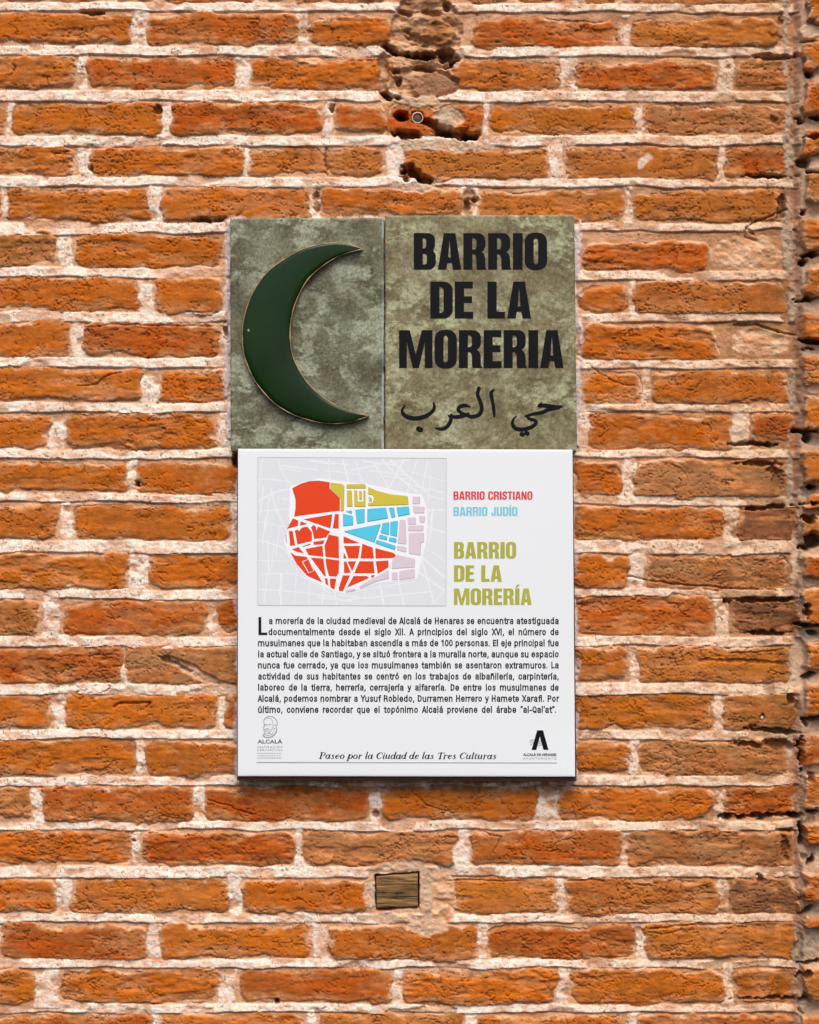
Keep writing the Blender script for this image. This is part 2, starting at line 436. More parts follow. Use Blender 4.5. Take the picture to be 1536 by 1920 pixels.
CRACKS = [([(1476, 392), (1450, 404), (1418, 414), (1400, 428), (1412, 440)], 2.2, 10), ([(1400, 428), (1396, 445), (1420, 450)], 2, 8), ([(1376, 608), (1420, 610), (1460, 622), (1490, 628)], 2.2, 10),
          ([(612, 278), (611, 300), (613, 328)], 2.2, 9), ([(148, 722), (180, 720), (205, 702), (225, 698)], 1.6, 7), ([(158, 614), (240, 608), (330, 610), (400, 612)], 1.4, 6), ([(25, 118), (28, 130), (22, 140)], 1.6, 6),
          ([(200, 1278 - 866 + 866), (205, 1292), (190, 1300)], 1.4, 6), ([(780, 1490), (800, 1510), (850, 1526)], 1.6, 6), ([(390, 1500), (430, 1510), (470, 1528)], 1.6, 7), ([(1180, 1080), (1260, 1096), (1370, 1103), (1420, 1105)], 1.8, 8),
          ([(1370, 1226), (1420, 1222), (1470, 1216)], 1.4, 6), ([(840, 1650), (900, 1650), (980, 1652)], 1.4, 6), ([(1065, 1653), (1110, 1648), (1130, 1650)], 2, 8), ([(1220, 1740), (1290, 1736), (1370, 1732)], 2, 8), ([(1215, 1746), (1240, 1750), (1300, 1744)], 1.4, 5),
          ([(900, 1560), (940, 1570), (925, 1600)], 1.6, 6), ([(215, 1326), (225, 1318), (280, 1316), (275, 1324)], 2.4, 9), ([(1110, 690), (1150, 715), (1190, 725)], 1.3, 5)]

H_m = -2.4 + (n_mid - .5) * 3.6 + (n_fin - .5) * 1.8 + (fbm(X / 4.5, Y / 4.5, 9, 2) - .5) * 1.0

# mortar ribbons
RIB = np.zeros(X.shape, F)
under = np.zeros(X.shape, F)
rib_h = np.zeros(X.shape, F)
wob = (fbm(X / 60, Y / 300, 12, 3) - .5)
tt = np.clip(X / 1480, 0, 1)
for k, (lt, lb, rt, rb) in enumerate(RIBS):
    ia, ib = np.searchsorted(ay, min(lt, rt) - 22), np.searchsorted(ay, max(lb, rb) + 22)
    if ib <= ia:
        continue
    sl = slice(ia, ib)
    top = mix(lt, rt, tt[sl]) + wob[sl] * 7 + (n_fin[sl] - .5) * 2.4 + (n_mid[sl] - .5) * 3
    bot = mix(lb, rb, tt[sl]) + wob[sl] * 7 - (fbm(X[sl] / 70, Y[sl] / 200, 21 + k, 2) - .5) * 7 + (n_fin[sl] - .5) * .8
    y_ = Y[sl]
    m = ss(-2.2, 1.6, y_ - top) * ss(-1.2, 1.4, bot - y_)
    pres = ss(.30, .42, fbm(X[sl] / 75, Y[sl] / 40 + k * 3.7, 14, 3))
    m = m * (0.25 + .75 * pres)
    RIB[sl] = np.maximum(RIB[sl], m)
    t_ = np.clip((y_ - top) / np.maximum(bot - top, 4), 0, 1)
    rib_h[sl] = np.maximum(rib_h[sl], m * (2.3 + 1.7 * t_))
    u = ss(-1, 1, y_ - bot) * ss(5, 1.5, y_ - bot) * ss(.38, .62, fbm(X[sl] / 50, Y[sl] / 50 + k * 5.1, 15, 3))
    under[sl] = np.maximum(under[sl], u)
# upright joints: pale mortar where two bricks of a course meet
VJ = np.zeros(X.shape, F)
for row in ROWS:
    rr = sorted(row)
    for a, b in zip(rr, rr[1:]):
        g0, g1 = a[1], b[0]
        if not 3 < g1 - g0 < 60:
            continue
        y0, y1 = min(a[2], b[2]) - 8, max(a[3], b[3]) + 8
        ia, ib = np.searchsorted(ay, y0), np.searchsorted(ay, y1)
        ja, jb = np.searchsorted(ax, g0 - 14), np.searchsorted(ax, g1 + 14)
        if ib <= ia or jb <= ja:
            continue
        c, hw = (g0 + g1) / 2 + R.uniform(-3, 3), max(5, (g1 - g0) * R.uniform(.34, .55))
        s = hw - np.abs(WX[ia:ib, ja:jb] - c)
        VJ[ia:ib, ja:jb] = np.maximum(VJ[ia:ib, ja:jb], ss(-2, 2.5, s) * R.uniform(.7, 1))
VJ *= ss(.25, .45, n_mid)
on_pier = X > 1496
RIB[on_pier] *= .0
rib_h[on_pier] *= .0
under[on_pier] = 0
SD = np.maximum(SD, RIB * 16 - 13)                                                   # a pointed ribbon lies over the brick edges
H_m = H_m + np.maximum(rib_h, VJ * 2.0) - under * 2.6

# brick relief
wb = ss(1.3, -1.3, SD)
e = np.clip(-SD / 8, 0, 1)
er = ss(.52, .70, fbm(X / 62 + 3, Y / 21, 17, 4))                                   # spalled places
strata = fbm(X / 75, Y / 9, 18, 4)
ridge = np.abs(fbm(X / 46, Y / 15, 19, 4) - .5)
crk = ss(.013, .003, ridge) * ss(.44, .58, fbm(X / 70, Y / 50, 20, 2))
ridge2 = np.abs(fbm(X / 30 + 9, Y / 26, 22, 4) - .5)
crk = np.maximum(crk, ss(.013, .003, ridge2) * ss(.55, .66, fbm(X / 55, Y / 45, 23, 2)))
pits = ss(.74, .84, vn(X / 4.2, Y / 3.4, 24)) * ss(.45, .65, fbm(X / 40, Y / 30, 25, 2))
H_b = (1 - (1 - e) ** 2) * 3.4 - 2.2 + bh + tx_ * (X - bcx) + ty_ * (Y - bcy)
H_b += ((fbm(X / 44, Y / 20, 26, 5, .5) - .5) * 7 + (strata - .5) * 2.2 + (fbm(X / 7, Y / 5, 27, 3, .6) - .5) * 1.7) * rough
H_b -= er * 3.0 * rough + crk * 4.2 + pits * 2.0

h = mix(H_m, H_b, wb)

# pigments
l3 = lambda *c: np.array(lin(*c), F)
CREAM, PINK, GREY, DUST, SEAM = l3(247, 223, 203), l3(218, 166, 127), l3(212, 180, 150), l3(190, 124, 74), l3(192, 164, 136)
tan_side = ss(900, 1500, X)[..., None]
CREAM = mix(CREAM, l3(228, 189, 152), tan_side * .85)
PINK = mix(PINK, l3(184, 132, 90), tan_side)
v1 = ss(.36, .64, fbm(X / 70, Y / 24, 30, 4))[..., None]
cb = mix(colA, colB, v1)
stk = (fbm(X / 34, Y / 5, 31, 4) - .5)[..., None]
cb = cb * (1 + stk * .45 + (n_fin[..., None] - .5) * .4)
dm = np.clip(ss(-13, -1, SD + (n_mid - .5) * 18) * .85 + er * (.38 + dust) * .85 + ss(10, 26, Y - bcy + (n_mid - .5) * 40) * ss(.42, .58, n_big) * .75 + (dust - .35) * .7 * ss(.3, .7, n_big), 0, 1)
cb = mix(cb, DUST * (0.82 + .6 * (n_fin[..., None] - .35) + .5 * stk), (dm * .92)[..., None])
limeb = np.maximum(ss(.62, .80, fbm(X / 16, Y / 9, 33, 4)) * ss(-14, -2, SD) * .5, ss(-5, 0, SD + (n_mid - .5) * 10) * ss(.4, .6, fbm(X / 45, Y / 30, 51, 3)) * .75)
cb = mix(cb, l3(218, 180, 144), limeb[..., None])
blk = ss(.66, .78, fbm(X / 24, Y / 12, 34, 4)) * ss(.5, .7, n_big) * .45               # soot and dirt
cb = mix(cb, l3(110, 66, 32), blk[..., None])
pale = np.clip(np.maximum(RIB, VJ * .9) * (.35 + 1.0 * ss(.25, .50, fbm(X / 38, Y / 12, 35, 4))), 0, 1)
pale = np.clip(pale * (1.12 - .75 * ss(.50, .76, fbm(X / 8, Y / 6, 53, 3))), 0, 1)
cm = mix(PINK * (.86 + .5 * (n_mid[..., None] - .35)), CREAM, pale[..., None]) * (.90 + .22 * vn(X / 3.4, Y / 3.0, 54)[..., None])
cm = mix(cm, DUST * .9, (ss(.56, .74, fbm(X / 48, Y / 20, 36, 4)) * .65 * (1 - .5 * pale))[..., None])
grains = ss(.84, .93, vn(X / 2.9, Y / 2.9, 37)) * ss(.3, .55, fbm(X / 50, Y / 30, 38, 2))
cm = mix(cm, l3(110, 84, 62), (grains * .8)[..., None])
h -= grains * 1.2 * (1 - wb)
col = mix(cm, cb, wb[..., None])
stuffmask = wb.copy()                                                                 # 1 = brick, 0 = mortar


def ell(cx, cy, rx, ry, turn, pad):
    ia, ib = np.searchsorted(ay, cy - max(rx, ry) - pad), np.searchsorted(ay, cy + max(rx, ry) + pad)
    ja, jb = np.searchsorted(ax, cx - max(rx, ry) - pad), np.searchsorted(ax, cx + max(rx, ry) + pad)
    sl = (slice(ia, ib), slice(ja, jb))
    a = math.radians(turn)
    dx, dy = X[sl] - cx + (WX[sl] - X[sl]) * .8, Y[sl] - cy + (WY[sl] - Y[sl]) * .6
    u, v = dx * math.cos(a) + dy * math.sin(a), -dx * math.sin(a) + dy * math.cos(a)
    return sl, (np.hypot(u / rx, v / ry) - 1) * min(rx, ry)


# the pier stands forward of the wall
h = h + is_pier * np.where(wb > .5, 34, 34 - 16).astype(F)
rv = ss(1484, 1490, X) * ss(1506, 1500, X) * .75
col = mix(col, l3(176, 124, 96) * (.8 + .5 * n_mid[..., None]), (rv * (1 - wb))[..., None])
# pier mortar is greyer
col = mix(col, SEAM * (.75 + .6 * n_mid[..., None]), (is_pier * (1 - wb) * .65)[..., None])
grit = fbm(X / 6, Y / 6, 40, 4, .6)
for cx, cy, rx, ry, turn, what, hh in PATCH:
    if what == 'seam' and cx < 1506:
        rx *= .7
    sl, d = ell(cx, cy, rx, ry, turn, 26)
    m = ss(2.5, -2.5, d + (n_mid[sl] - .5) * 14)
    g, gm = grit[sl], n_mid[sl][..., None]
    if what in ('stone', 'stonebrown'):
        c0, c1 = (l3(208, 164, 126), l3(160, 114, 76)) if what == 'stone' else (l3(176, 122, 72), l3(138, 88, 50))
        c = mix(c0, c1, ss(.3, .7, fbm(X[sl] / 18, Y[sl] / 9, 41, 3))[..., None])
        hh_ = hh + (fbm(X[sl] / 30, Y[sl] / 16, 42, 4, .5) - .5) * 17 + (g - .5) * 3
    elif what == 'brownbrick':
        c = l3(156, 112, 82) * (.75 + .6 * gm)
        hh_ = hh + (g - .5) * 5
    elif what == 'rubble':
        c = mix(l3(208, 154, 112), l3(222, 180, 142), ss(.35, .65, fbm(X[sl] / 14, Y[sl] / 12, 43, 3))[..., None])
        hh_ = hh + (fbm(X[sl] / 16, Y[sl] / 12, 44, 4, .5) - .5) * 8
    elif what == 'seam':
        c = SEAM * (.62 + .5 * g[..., None])
        hh_ = hh + (fbm(X[sl] / 9, Y[sl] / 10, 45, 4, .6) - .5) * 8
    elif what == 'grey':
        c = mix(GREY, PINK[sl], ss(.4, .65, fbm(X[sl] / 22, Y[sl] / 14, 52, 3))[..., None] * .6) * (.86 + .5 * (g[..., None] - .4))
        hh_ = hh + (n_mid[sl] - .5) * 6 + (g - .5) * 4
    else:
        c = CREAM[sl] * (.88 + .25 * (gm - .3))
        hh_ = hh + (n_mid[sl] - .5) * 4 + (g - .5) * 3
    h[sl] = mix(h[sl], hh_.astype(F), m)
    col[sl] = mix(col[sl], c, m[..., None])
    stuffmask[sl] = mix(stuffmask[sl], 1.0 if what == 'brownbrick' else 0.0, m)

# lavender grey bedding mortar round the tiles and, thinner, round the board
bed = ss(3, -3, np.maximum(np.abs(WX * .5 + X * .5 - 755) - 333, np.abs(Y - 626) - 216 + 3 * (n_mid - .5)) + (n_mid - .5) * 16)
bed2 = ss(3, -3, np.maximum(np.abs(WX * .5 + X * .5 - 763) - 322, np.abs(Y - 1150) - 306) + (n_mid - .5) * 14) * .8
bed = np.maximum(bed, bed2 * ss(.35, .6, n_big))
patchy = ss(.36, .52, fbm(X / 20, Y / 26, 46, 3))
h = mix(h, 3 + (n_mid - .5) * 5 + (n_fin - .5) * 2.5, bed * patchy)
col = mix(col, l3(212, 194, 190) * (.82 + .36 * n_mid[..., None]), (bed * patchy)[..., None])
stuffmask = stuffmask * (1 - bed * patchy)

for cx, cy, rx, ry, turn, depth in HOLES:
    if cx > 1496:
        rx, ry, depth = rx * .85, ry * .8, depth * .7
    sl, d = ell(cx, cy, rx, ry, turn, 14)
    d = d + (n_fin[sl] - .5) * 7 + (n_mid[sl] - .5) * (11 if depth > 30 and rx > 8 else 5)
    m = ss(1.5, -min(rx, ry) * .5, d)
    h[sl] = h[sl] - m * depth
    col[sl] = mix(col[sl], l3(96, 64, 42), (m * .55 * min(1, depth / 30))[..., None])      # shade painted inside, darker in deeper holes
for pts, w, dep in CRACKS:
    pts = np.array(pts, float)
    for a, b in zip(pts, pts[1:]):
        ia, ib = np.searchsorted(ay, min(a[1], b[1]) - 10), np.searchsorted(ay, max(a[1], b[1]) + 10)
        ja, jb = np.searchsorted(ax, min(a[0], b[0]) - 10), np.searchsorted(ax, max(a[0], b[0]) + 10)
        sl = (slice(ia, ib), slice(ja, jb))
        px, py = X[sl] + (n_fin[sl] - .5) * 8 - a[0], Y[sl] + (n_mid[sl] - .5) * 8 - a[1]
        bx, by = b - a
        t = np.clip((px * bx + py * by) / (bx * bx + by * by), 0, 1)
        d = np.hypot(px - t * bx, py - t * by)
        h[sl] -= ss(w * 1.3, w * .3, d).astype(F) * dep * .7
# brown band below the board; olive dirt at the right end of the wall
band_and_dirt = ss(20, 0, np.abs(Y - 1472)) * ss(330, 300, np.abs(X - 768)) * ss(.30, .55, fbm(X / 14, Y / 10, 47, 4))
band_and_dirt = np.maximum(band_and_dirt, .7 * ss(60, 5, np.abs(X - 1462)) * ss(.52, .68, fbm(X / 30, Y / 46, 48, 4)))
band_and_dirt = np.maximum(band_and_dirt, .6 * ss(1150, 1480, X) * ss(1500, 1480, X) * ss(.55, .75, fbm(X / 60, Y / 14, 49, 4)))
col = mix(col, l3(104, 72, 36), (band_and_dirt * .62)[..., None])
# a socket cut in the masonry for the timber plug
sock = ss(1.5, -1.5, np.maximum(np.abs(X - 745.2) - 40.4, np.abs(Y - 1671.8 + (X - 746) * .07) - 32.9) + (n_fin - .5) * 2.5 + (n_mid - .5) * 5)
h = mix(h, -45, sock)
stuffmask *= 1 - sock

col = np.clip(col, 0.004, .86)
co = np.stack([(X - 768) / 1000, -h / 1000, (960 - Y) / 1000], -1).reshape(-1, 3)
idx = np.arange(NY * NX).reshape(NY, NX)
quads = np.stack([idx[:-1, :-1], idx[1:, :-1], idx[1:, 1:], idx[:-1, 1:]], -1).reshape(-1, 4)
ctr = lambda a: (a[:-1, :-1] + a[1:, 1:] + a[1:, :-1] + a[:-1, 1:]).reshape(-1) / 4
fb = ctr(stuffmask) > .5
fp = ctr(pier_face.astype(F)) > .5
colf = col.reshape(-1, 3)

wall = empty('brick_wall', 'old orange brick wall with thick cream mortar joints behind the plaques', 'wall', (0, 0, -1.38))
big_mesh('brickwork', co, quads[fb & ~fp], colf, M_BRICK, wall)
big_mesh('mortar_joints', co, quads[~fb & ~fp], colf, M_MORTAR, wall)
pier = empty('brick_pier', 'rough projecting brick pier with deep dark joints along the right edge', 'pier', (.95, 0, -1.38))
big_mesh('brickwork', co, quads[fb & fp], colf, M_BRICK, pier)
big_mesh('mortar_joints', co, quads[~fb & fp], colf, M_MORTAR, pier)
M_CORE = plain('rubble_core', lin(170, 120, 90), .95, .1)


def box(name, x0, x1, y0, y1, z0, z1, mat, parent):
    v = [(x, y, z) for x in (x0, x1) for y in (y0, y1) for z in (z0, z1)]
    f = [(0, 1, 3, 2), (4, 6, 7, 5), (0, 4, 5, 1), (2, 3, 7, 6), (0, 2, 6, 4), (1, 5, 7, 3)]
    return mesh_obj(name, v, f, mat, parent)


box('wall_core', -1.328, .724, .11, .4, -1.38, 1.38, M_CORE, wall)
box('pier_core', .726, 1.332, .11, .4, -1.38, 1.38, M_CORE, pier)
del X, Y, WX, WY, P, colA, colB, cb, cm

# ------------------------------------------------------------------ flat shapes: letters, strokes, polygons
def curve_mesh(name, loops, d, thick, mat, parent, px=True):
    """closed loops of photo points (holes found by even-odd fill) -> thin solid of paint at depth d"""
    cu = bpy.data.curves.new(name, 'CURVE')
    cu.dimensions = '2D'
    cu.fill_mode = 'BOTH'
    cu.extrude = thick / 2
    for lp in loops:
        s = cu.splines.new('POLY')
        s.points.add(len(lp) - 1)
        for p, q in zip(s.points, lp):
            w = at(q[0], q[1], d)
            p.co = (w[0], w[2], 0, 1)
        s.use_cyclic_u = True
    o = bpy.data.objects.new(name, cu)
    C.objects.link(o)
    return curve_to_mesh(o, name, d, mat, parent)


def curve_to_mesh(o, name, d, mat, parent, M=None):
    bpy.context.view_layer.update()
    dg = bpy.context.evaluated_depsgraph_get()
    me = bpy.data.meshes.new_from_object(o.evaluated_get(dg))
    cu = o.data
    bpy.data.objects.remove(o)
    bpy.data.curves.remove(cu)
    n = len(me.vertices)
    a = np.empty(n * 3, F)
    me.vertices.foreach_get('co', a)
    a = a.reshape(-1, 3)
    if M is not None:
        a = M(a)
    b = np.stack([a[:, 0], -d - a[:, 2], a[:, 1]], -1)
    me.vertices.foreach_set('co', b.astype(F).ravel())
    me.update()
    me.materials.clear()
    me.materials.append(mat)
    r = bpy.data.objects.new(name, me)
    C.objects.link(r)
    return local(r, parent)


def arc(cx, cy, r, a0, a1, n=7):
    return [(cx + r * math.cos(math.radians(a0 + (a1 - a0) * i / n)), cy + r * math.sin(math.radians(a0 + (a1 - a0) * i / n))) for i in range(n + 1)]


def rr(x0, y0, x1, y1, bl=0, br=0, tr=0, tl=0):
    p = []
    p += arc(x0 + bl, y0 + bl, bl, 180, 270) if bl else [(x0, y0)]
    p += arc(x1 - br, y0 + br, br, 270, 360) if br else [(x1, y0)]
    p += arc(x1 - tr, y1 - tr, tr, 0, 90) if tr else [(x1, y1)]
    p += arc(x0 + tl, y1 - tl, tl, 90, 180) if tl else [(x0, y1)]
    return p


def glyph(ch, s):
    """heavy condensed capital: (loops, width); cap height 1, stem s"""
    t, w = s * .74, .60
    if ch == 'I':
        return [rr(0, 0, s + .02, 1)], s + .02
    if ch == 'Í':
        return [rr(0, 0, s + .02, 1), [(.02, 1.05), (.12, 1.05), (.27, 1.24), (.10, 1.24)]], s + .02
    if ch == 'O':
        return [rr(0, -.012, w + .01, 1.012, .25, .25, .25, .25), rr(s, .14, w + .01 - s, .86, .085, .085, .085, .085)], w + .01
    if ch == 'D':
        return [rr(0, 0, w, 1, 0, .24, .24, 0), rr(s, .15, w - s, .85, 0, .09, .09, 0)], w
    if ch == 'B':
        o = [(0, 0)] + arc(w - .2, .2, .2, 270, 360) + [(w, .34)] + arc(w - .14, .37, .14, 0, 55, 4) + arc(w - .14, .66, .12, -50, 0, 4) + arc(w - .21, .81, .19, 0, 90) + [(0, 1)]
        return [o, rr(s, .14, w - s, .43, 0, .07, .07, 0), rr(s, .58, w - s - .02, .86, 0, .07, .07, 0)], w
    if ch == 'R':
        o = [(0, 0), (s, 0), (s, .42), (s + .05, .42)] + [(w - s - .03, .39), (w - s, .32), (w - s, .10), (w - s + .02, 0), (w + .03, 0), (w + .03, .03), (w, .07), (w - .005, .32), (w - .04, .43), (w - .11, .48), (w - .04, .54), (w, .62)] + arc(w - .2, .8, .2, 0, 90) + [(0, 1)]
        return [o, rr(s, .55, w - s, .86, 0, .08, .08, 0)], w + .02
    if ch == 'A':
        w = .64
        k = s * .92
        return [[(0, 0), (k, 0), (k + .035, .18), (w - k - .035, .18), (w - k, 0), (w, 0), (w / 2 + .155, 1), (w / 2 - .155, 1)],
                [(k + .06, .33), (w - k - .06, .33), (w / 2, .83)]], w
    if ch == 'E':
        return [[(0, 0), (.49, 0), (.49, t), (s, t), (s, .42), (.46, .42), (.46, .42 + t), (s, .42 + t), (s, 1 - t), (.48, 1 - t), (.48, 1), (0, 1)]], .49
    if ch == 'L':
        return [[(0, 0), (.47, 0), (.47, t), (s, t), (s, 1), (0, 1)]], .47
    if ch == 'T':
        return [[(.27 - s / 2, 0), (.27 + s / 2, 0), (.27 + s / 2, 1 - t), (.54, 1 - t), (.54, 1), (0, 1), (0, 1 - t), (.27 - s / 2, 1 - t)]], .54
    if ch == 'M':
        k = s * .86
        return [[(0, 0), (k, 0), (k, .68), (.37, 0), (.54, 0), (.91 - k, .68), (.91 - k, 0), (.91, 0), (.91, 1), (.62, 1), (.455, .36), (.29, 1), (0, 1)]], .91
    if ch == 'N':
        k = s * .88
        return [[(0, 0), (k, 0), (k, .56), (.40, 0), (.62, 0), (.62, 1), (.62 - k, 1), (.62 - k, .44), (.22, 1), (0, 1)]], .62
    if ch == 'U':
        return [[(0, 1)] + arc(.24, .23, .24, 180, 270) + arc(w - .24, .23, .24, 270, 360) + [(w, 1), (w - s, 1)] + arc(w - s - .08, .22, .08, 0, -90, 4) + arc(s + .08, .22, .08, 270, 180, 4) + [(s, 1)]], w
    if ch == 'J':
        w = .5
        return [[(0, .34)] + arc(.22, .21, .22, 180, 270) + arc(w - .22, .21, .22, 270, 360) + [(w, 1), (w - s, 1)] + arc(w - s - .06, .22, .06, 0, -90, 4) + arc(s * .9 + .05, .22, .05, 270, 180, 4) + [(s * .9, .34)]], w
    if ch == 'C':
        return [[(w, .64)] + arc(w - .24, .77, .24, 0, 90) + arc(.24, .77, .24, 90, 180) + arc(.24, .23, .24, 180, 270) + arc(w - .24, .23, .24, 270, 360) + [(w, .37), (w - s, .37)] + arc(w - s - .08, .22, .08, 0, -90, 4) + arc(s + .08, .22, .08, 270, 180, 4) + arc(s + .08, .78, .08, 180, 90, 4) + arc(w - s - .08, .78, .08, 90, 0, 4) + [(w - s, .64)]], w
    if ch == 'S':
        c = catmull([(.50, .72), (.44, .88), (.28, .92), (.11, .80), (.14, .62), (.40, .42), (.46, .24), (.30, .08), (.12, .13), (.06, .30)], 5)
        return [ribbon([(x, y, s * .92) for x, y in c])], .56
    return [], .27


def catmull(pts, n=6, closed=False):
    pts = [tuple(p) for p in pts]
    out, m = [], len(pts)
    for i in range(m if closed else m - 1):
        g = lambda k: pts[(i + k) % m] if closed else pts[min(max(i + k, 0), m - 1)]
        a, b, c, d = g(-1), g(0), g(1), g(2)
        for j in range(n):
            t = j / n
            out.append(tuple(.5 * (2 * q + (r - p) * t + (2 * p - 5 * q + 4 * r - s) * t * t + (3 * q - p - 3 * r + s) * t ** 3) for p, q, r, s in zip(a, b, c, d)))
    if not closed:
        out.append(pts[-1])
    return out


def ribbon(pts):
    """outline of a brush stroke through (x, y, width) points, with rounded ends"""
    L_, R_ = [], []
    n = len(pts)
    for i, (x, y, w) in enumerate(pts):
        x0, y0 = pts[max(i - 1, 0)][:2]
        x1, y1 = pts[min(i + 1, n - 1)][:2]
        l = math.hypot(x1 - x0, y1 - y0) or 1
        nx, ny = -(y1 - y0) / l, (x1 - x0) / l
        L_.append((x + nx * w / 2, y + ny * w / 2))
        R_.append((x - nx * w / 2, y - ny * w / 2))

    def cap(i, j):
        x, y, w = pts[i]
        dx, dy = x - pts[j][0], y - pts[j][1]
        l = math.hypot(dx, dy) or 1
        return [(x + dx / l * w * .42, y + dy / l * w * .42)]
    return L_ + cap(-1, -2) + R_[::-1] + cap(0, 1)


def heavy_line(name, text, x0, x1, ytop, ybot, s, d, thick, mat, parent, gap=.055):
    x, loops = 0.0, []
    for i, ch in enumerate(text):
        ls, w = glyph(ch, s)
        loops += [[(px + x, py) for px, py in l] for l in ls]
        x += w + gap
    x -= gap
    k = (x1 - x0) / x
    hgt = ybot - ytop
    return curve_mesh(name, [[(x0 + px * k, ybot - py * hgt) for px, py in l] for l in loops], d, thick, mat, parent)


def strokes_mesh(name, strokes, d, mat, parent, thick=.0001, smooth=4, cyc=9, step=.000012):
    """painted strokes, each its own thin layer"""
    V, Fc = [], []
    for k, st in enumerate(strokes):
        pts = catmull(st, smooth) if smooth > 1 and len(st) > 2 else st
        n = len(pts)
        yo = d + thick + (k % cyc) * step
        base = len(V)
        for i, (x, y, w) in enumerate(pts):
            x0, y0 = pts[max(i - 1, 0)][:2]
            x1, y1 = pts[min(i + 1, n - 1)][:2]
            l = math.hypot(x1 - x0, y1 - y0) or 1
            nx, ny = -(y1 - y0) / l * w / 2, (x1 - x0) / l * w / 2
            V.append(at(x + nx, y + ny, yo))
            V.append(at(x - nx, y - ny, yo))
        for i in range(n - 1):
            a = base + 2 * i
            Fc.append((a, a + 1, a + 3, a + 2))
        for i, j in ((0, 1), (n - 1, n - 2)):                      # round ends
            x, y, w = pts[i]
            ang = math.atan2(y - pts[j][1], x - pts[j][0])
            c0 = len(V)
            for q in range(7):
                t = ang - math.pi / 2 + math.pi * q / 6
                V.append(at(x + math.cos(t) * w / 2, y + math.sin(t) * w / 2, yo + .000004))
            Fc.append(tuple(range(c0, c0 + 7)))
    return mesh_obj(name, V, Fc, mat, parent)


def font_line(name, body, x0, x1, ybase, em, d, mat, parent, weight=.0, sx=None, spread='word', char=1.0):
    """a printed line in the built-in face, condensed by sx and justified from x0 to x1"""
    def make(sw, sch):
        cu = bpy.data.curves.new(name, 'FONT')
        cu.body = body
        cu.size = 1.0
        cu.offset = weight
        cu.space_word = sw
        cu.space_character = sch
        cu.resolution_u = 3
        o = bpy.data.objects.new(name, cu)
        C.objects.link(o)
        bpy.context.view_layer.update()
        xs = [c[0] for c in o.bound_box]
        return o, min(xs), max(xs)
    target = (x1 - x0) / em
    o, a, b = make(1.0, char)
    if sx is not None and spread == 'word':
        w1 = b - a
        cu = o.data
        bpy.data.objects.remove(o)
        bpy.data.curves.remove(cu)
        o, a2, b2 = make(2.0, char)
        slope = (b2 - a2) - w1
        cu = o.data
        bpy.data.objects.remove(o)
        bpy.data.curves.remove(cu)
        sw = 1 + (target / sx - w1) / slope if slope > 1e-6 else 1
        sw = min(max(sw, .55), 3)
        o, a, b = make(sw, char)
    k = target / (b - a)
    kk = (DIST - d) / DIST

    def M(v):
        X_ = x0 + (v[:, 0] - a) * k * em
        Y_ = ybase - v[:, 1] * em
        return np.stack([(X_ - 768) / 1000 * kk, (960 - Y_) / 1000 * kk, np.zeros(len(v)) + .00025], -1)
    return curve_to_mesh(o, name, d, mat, parent, M)


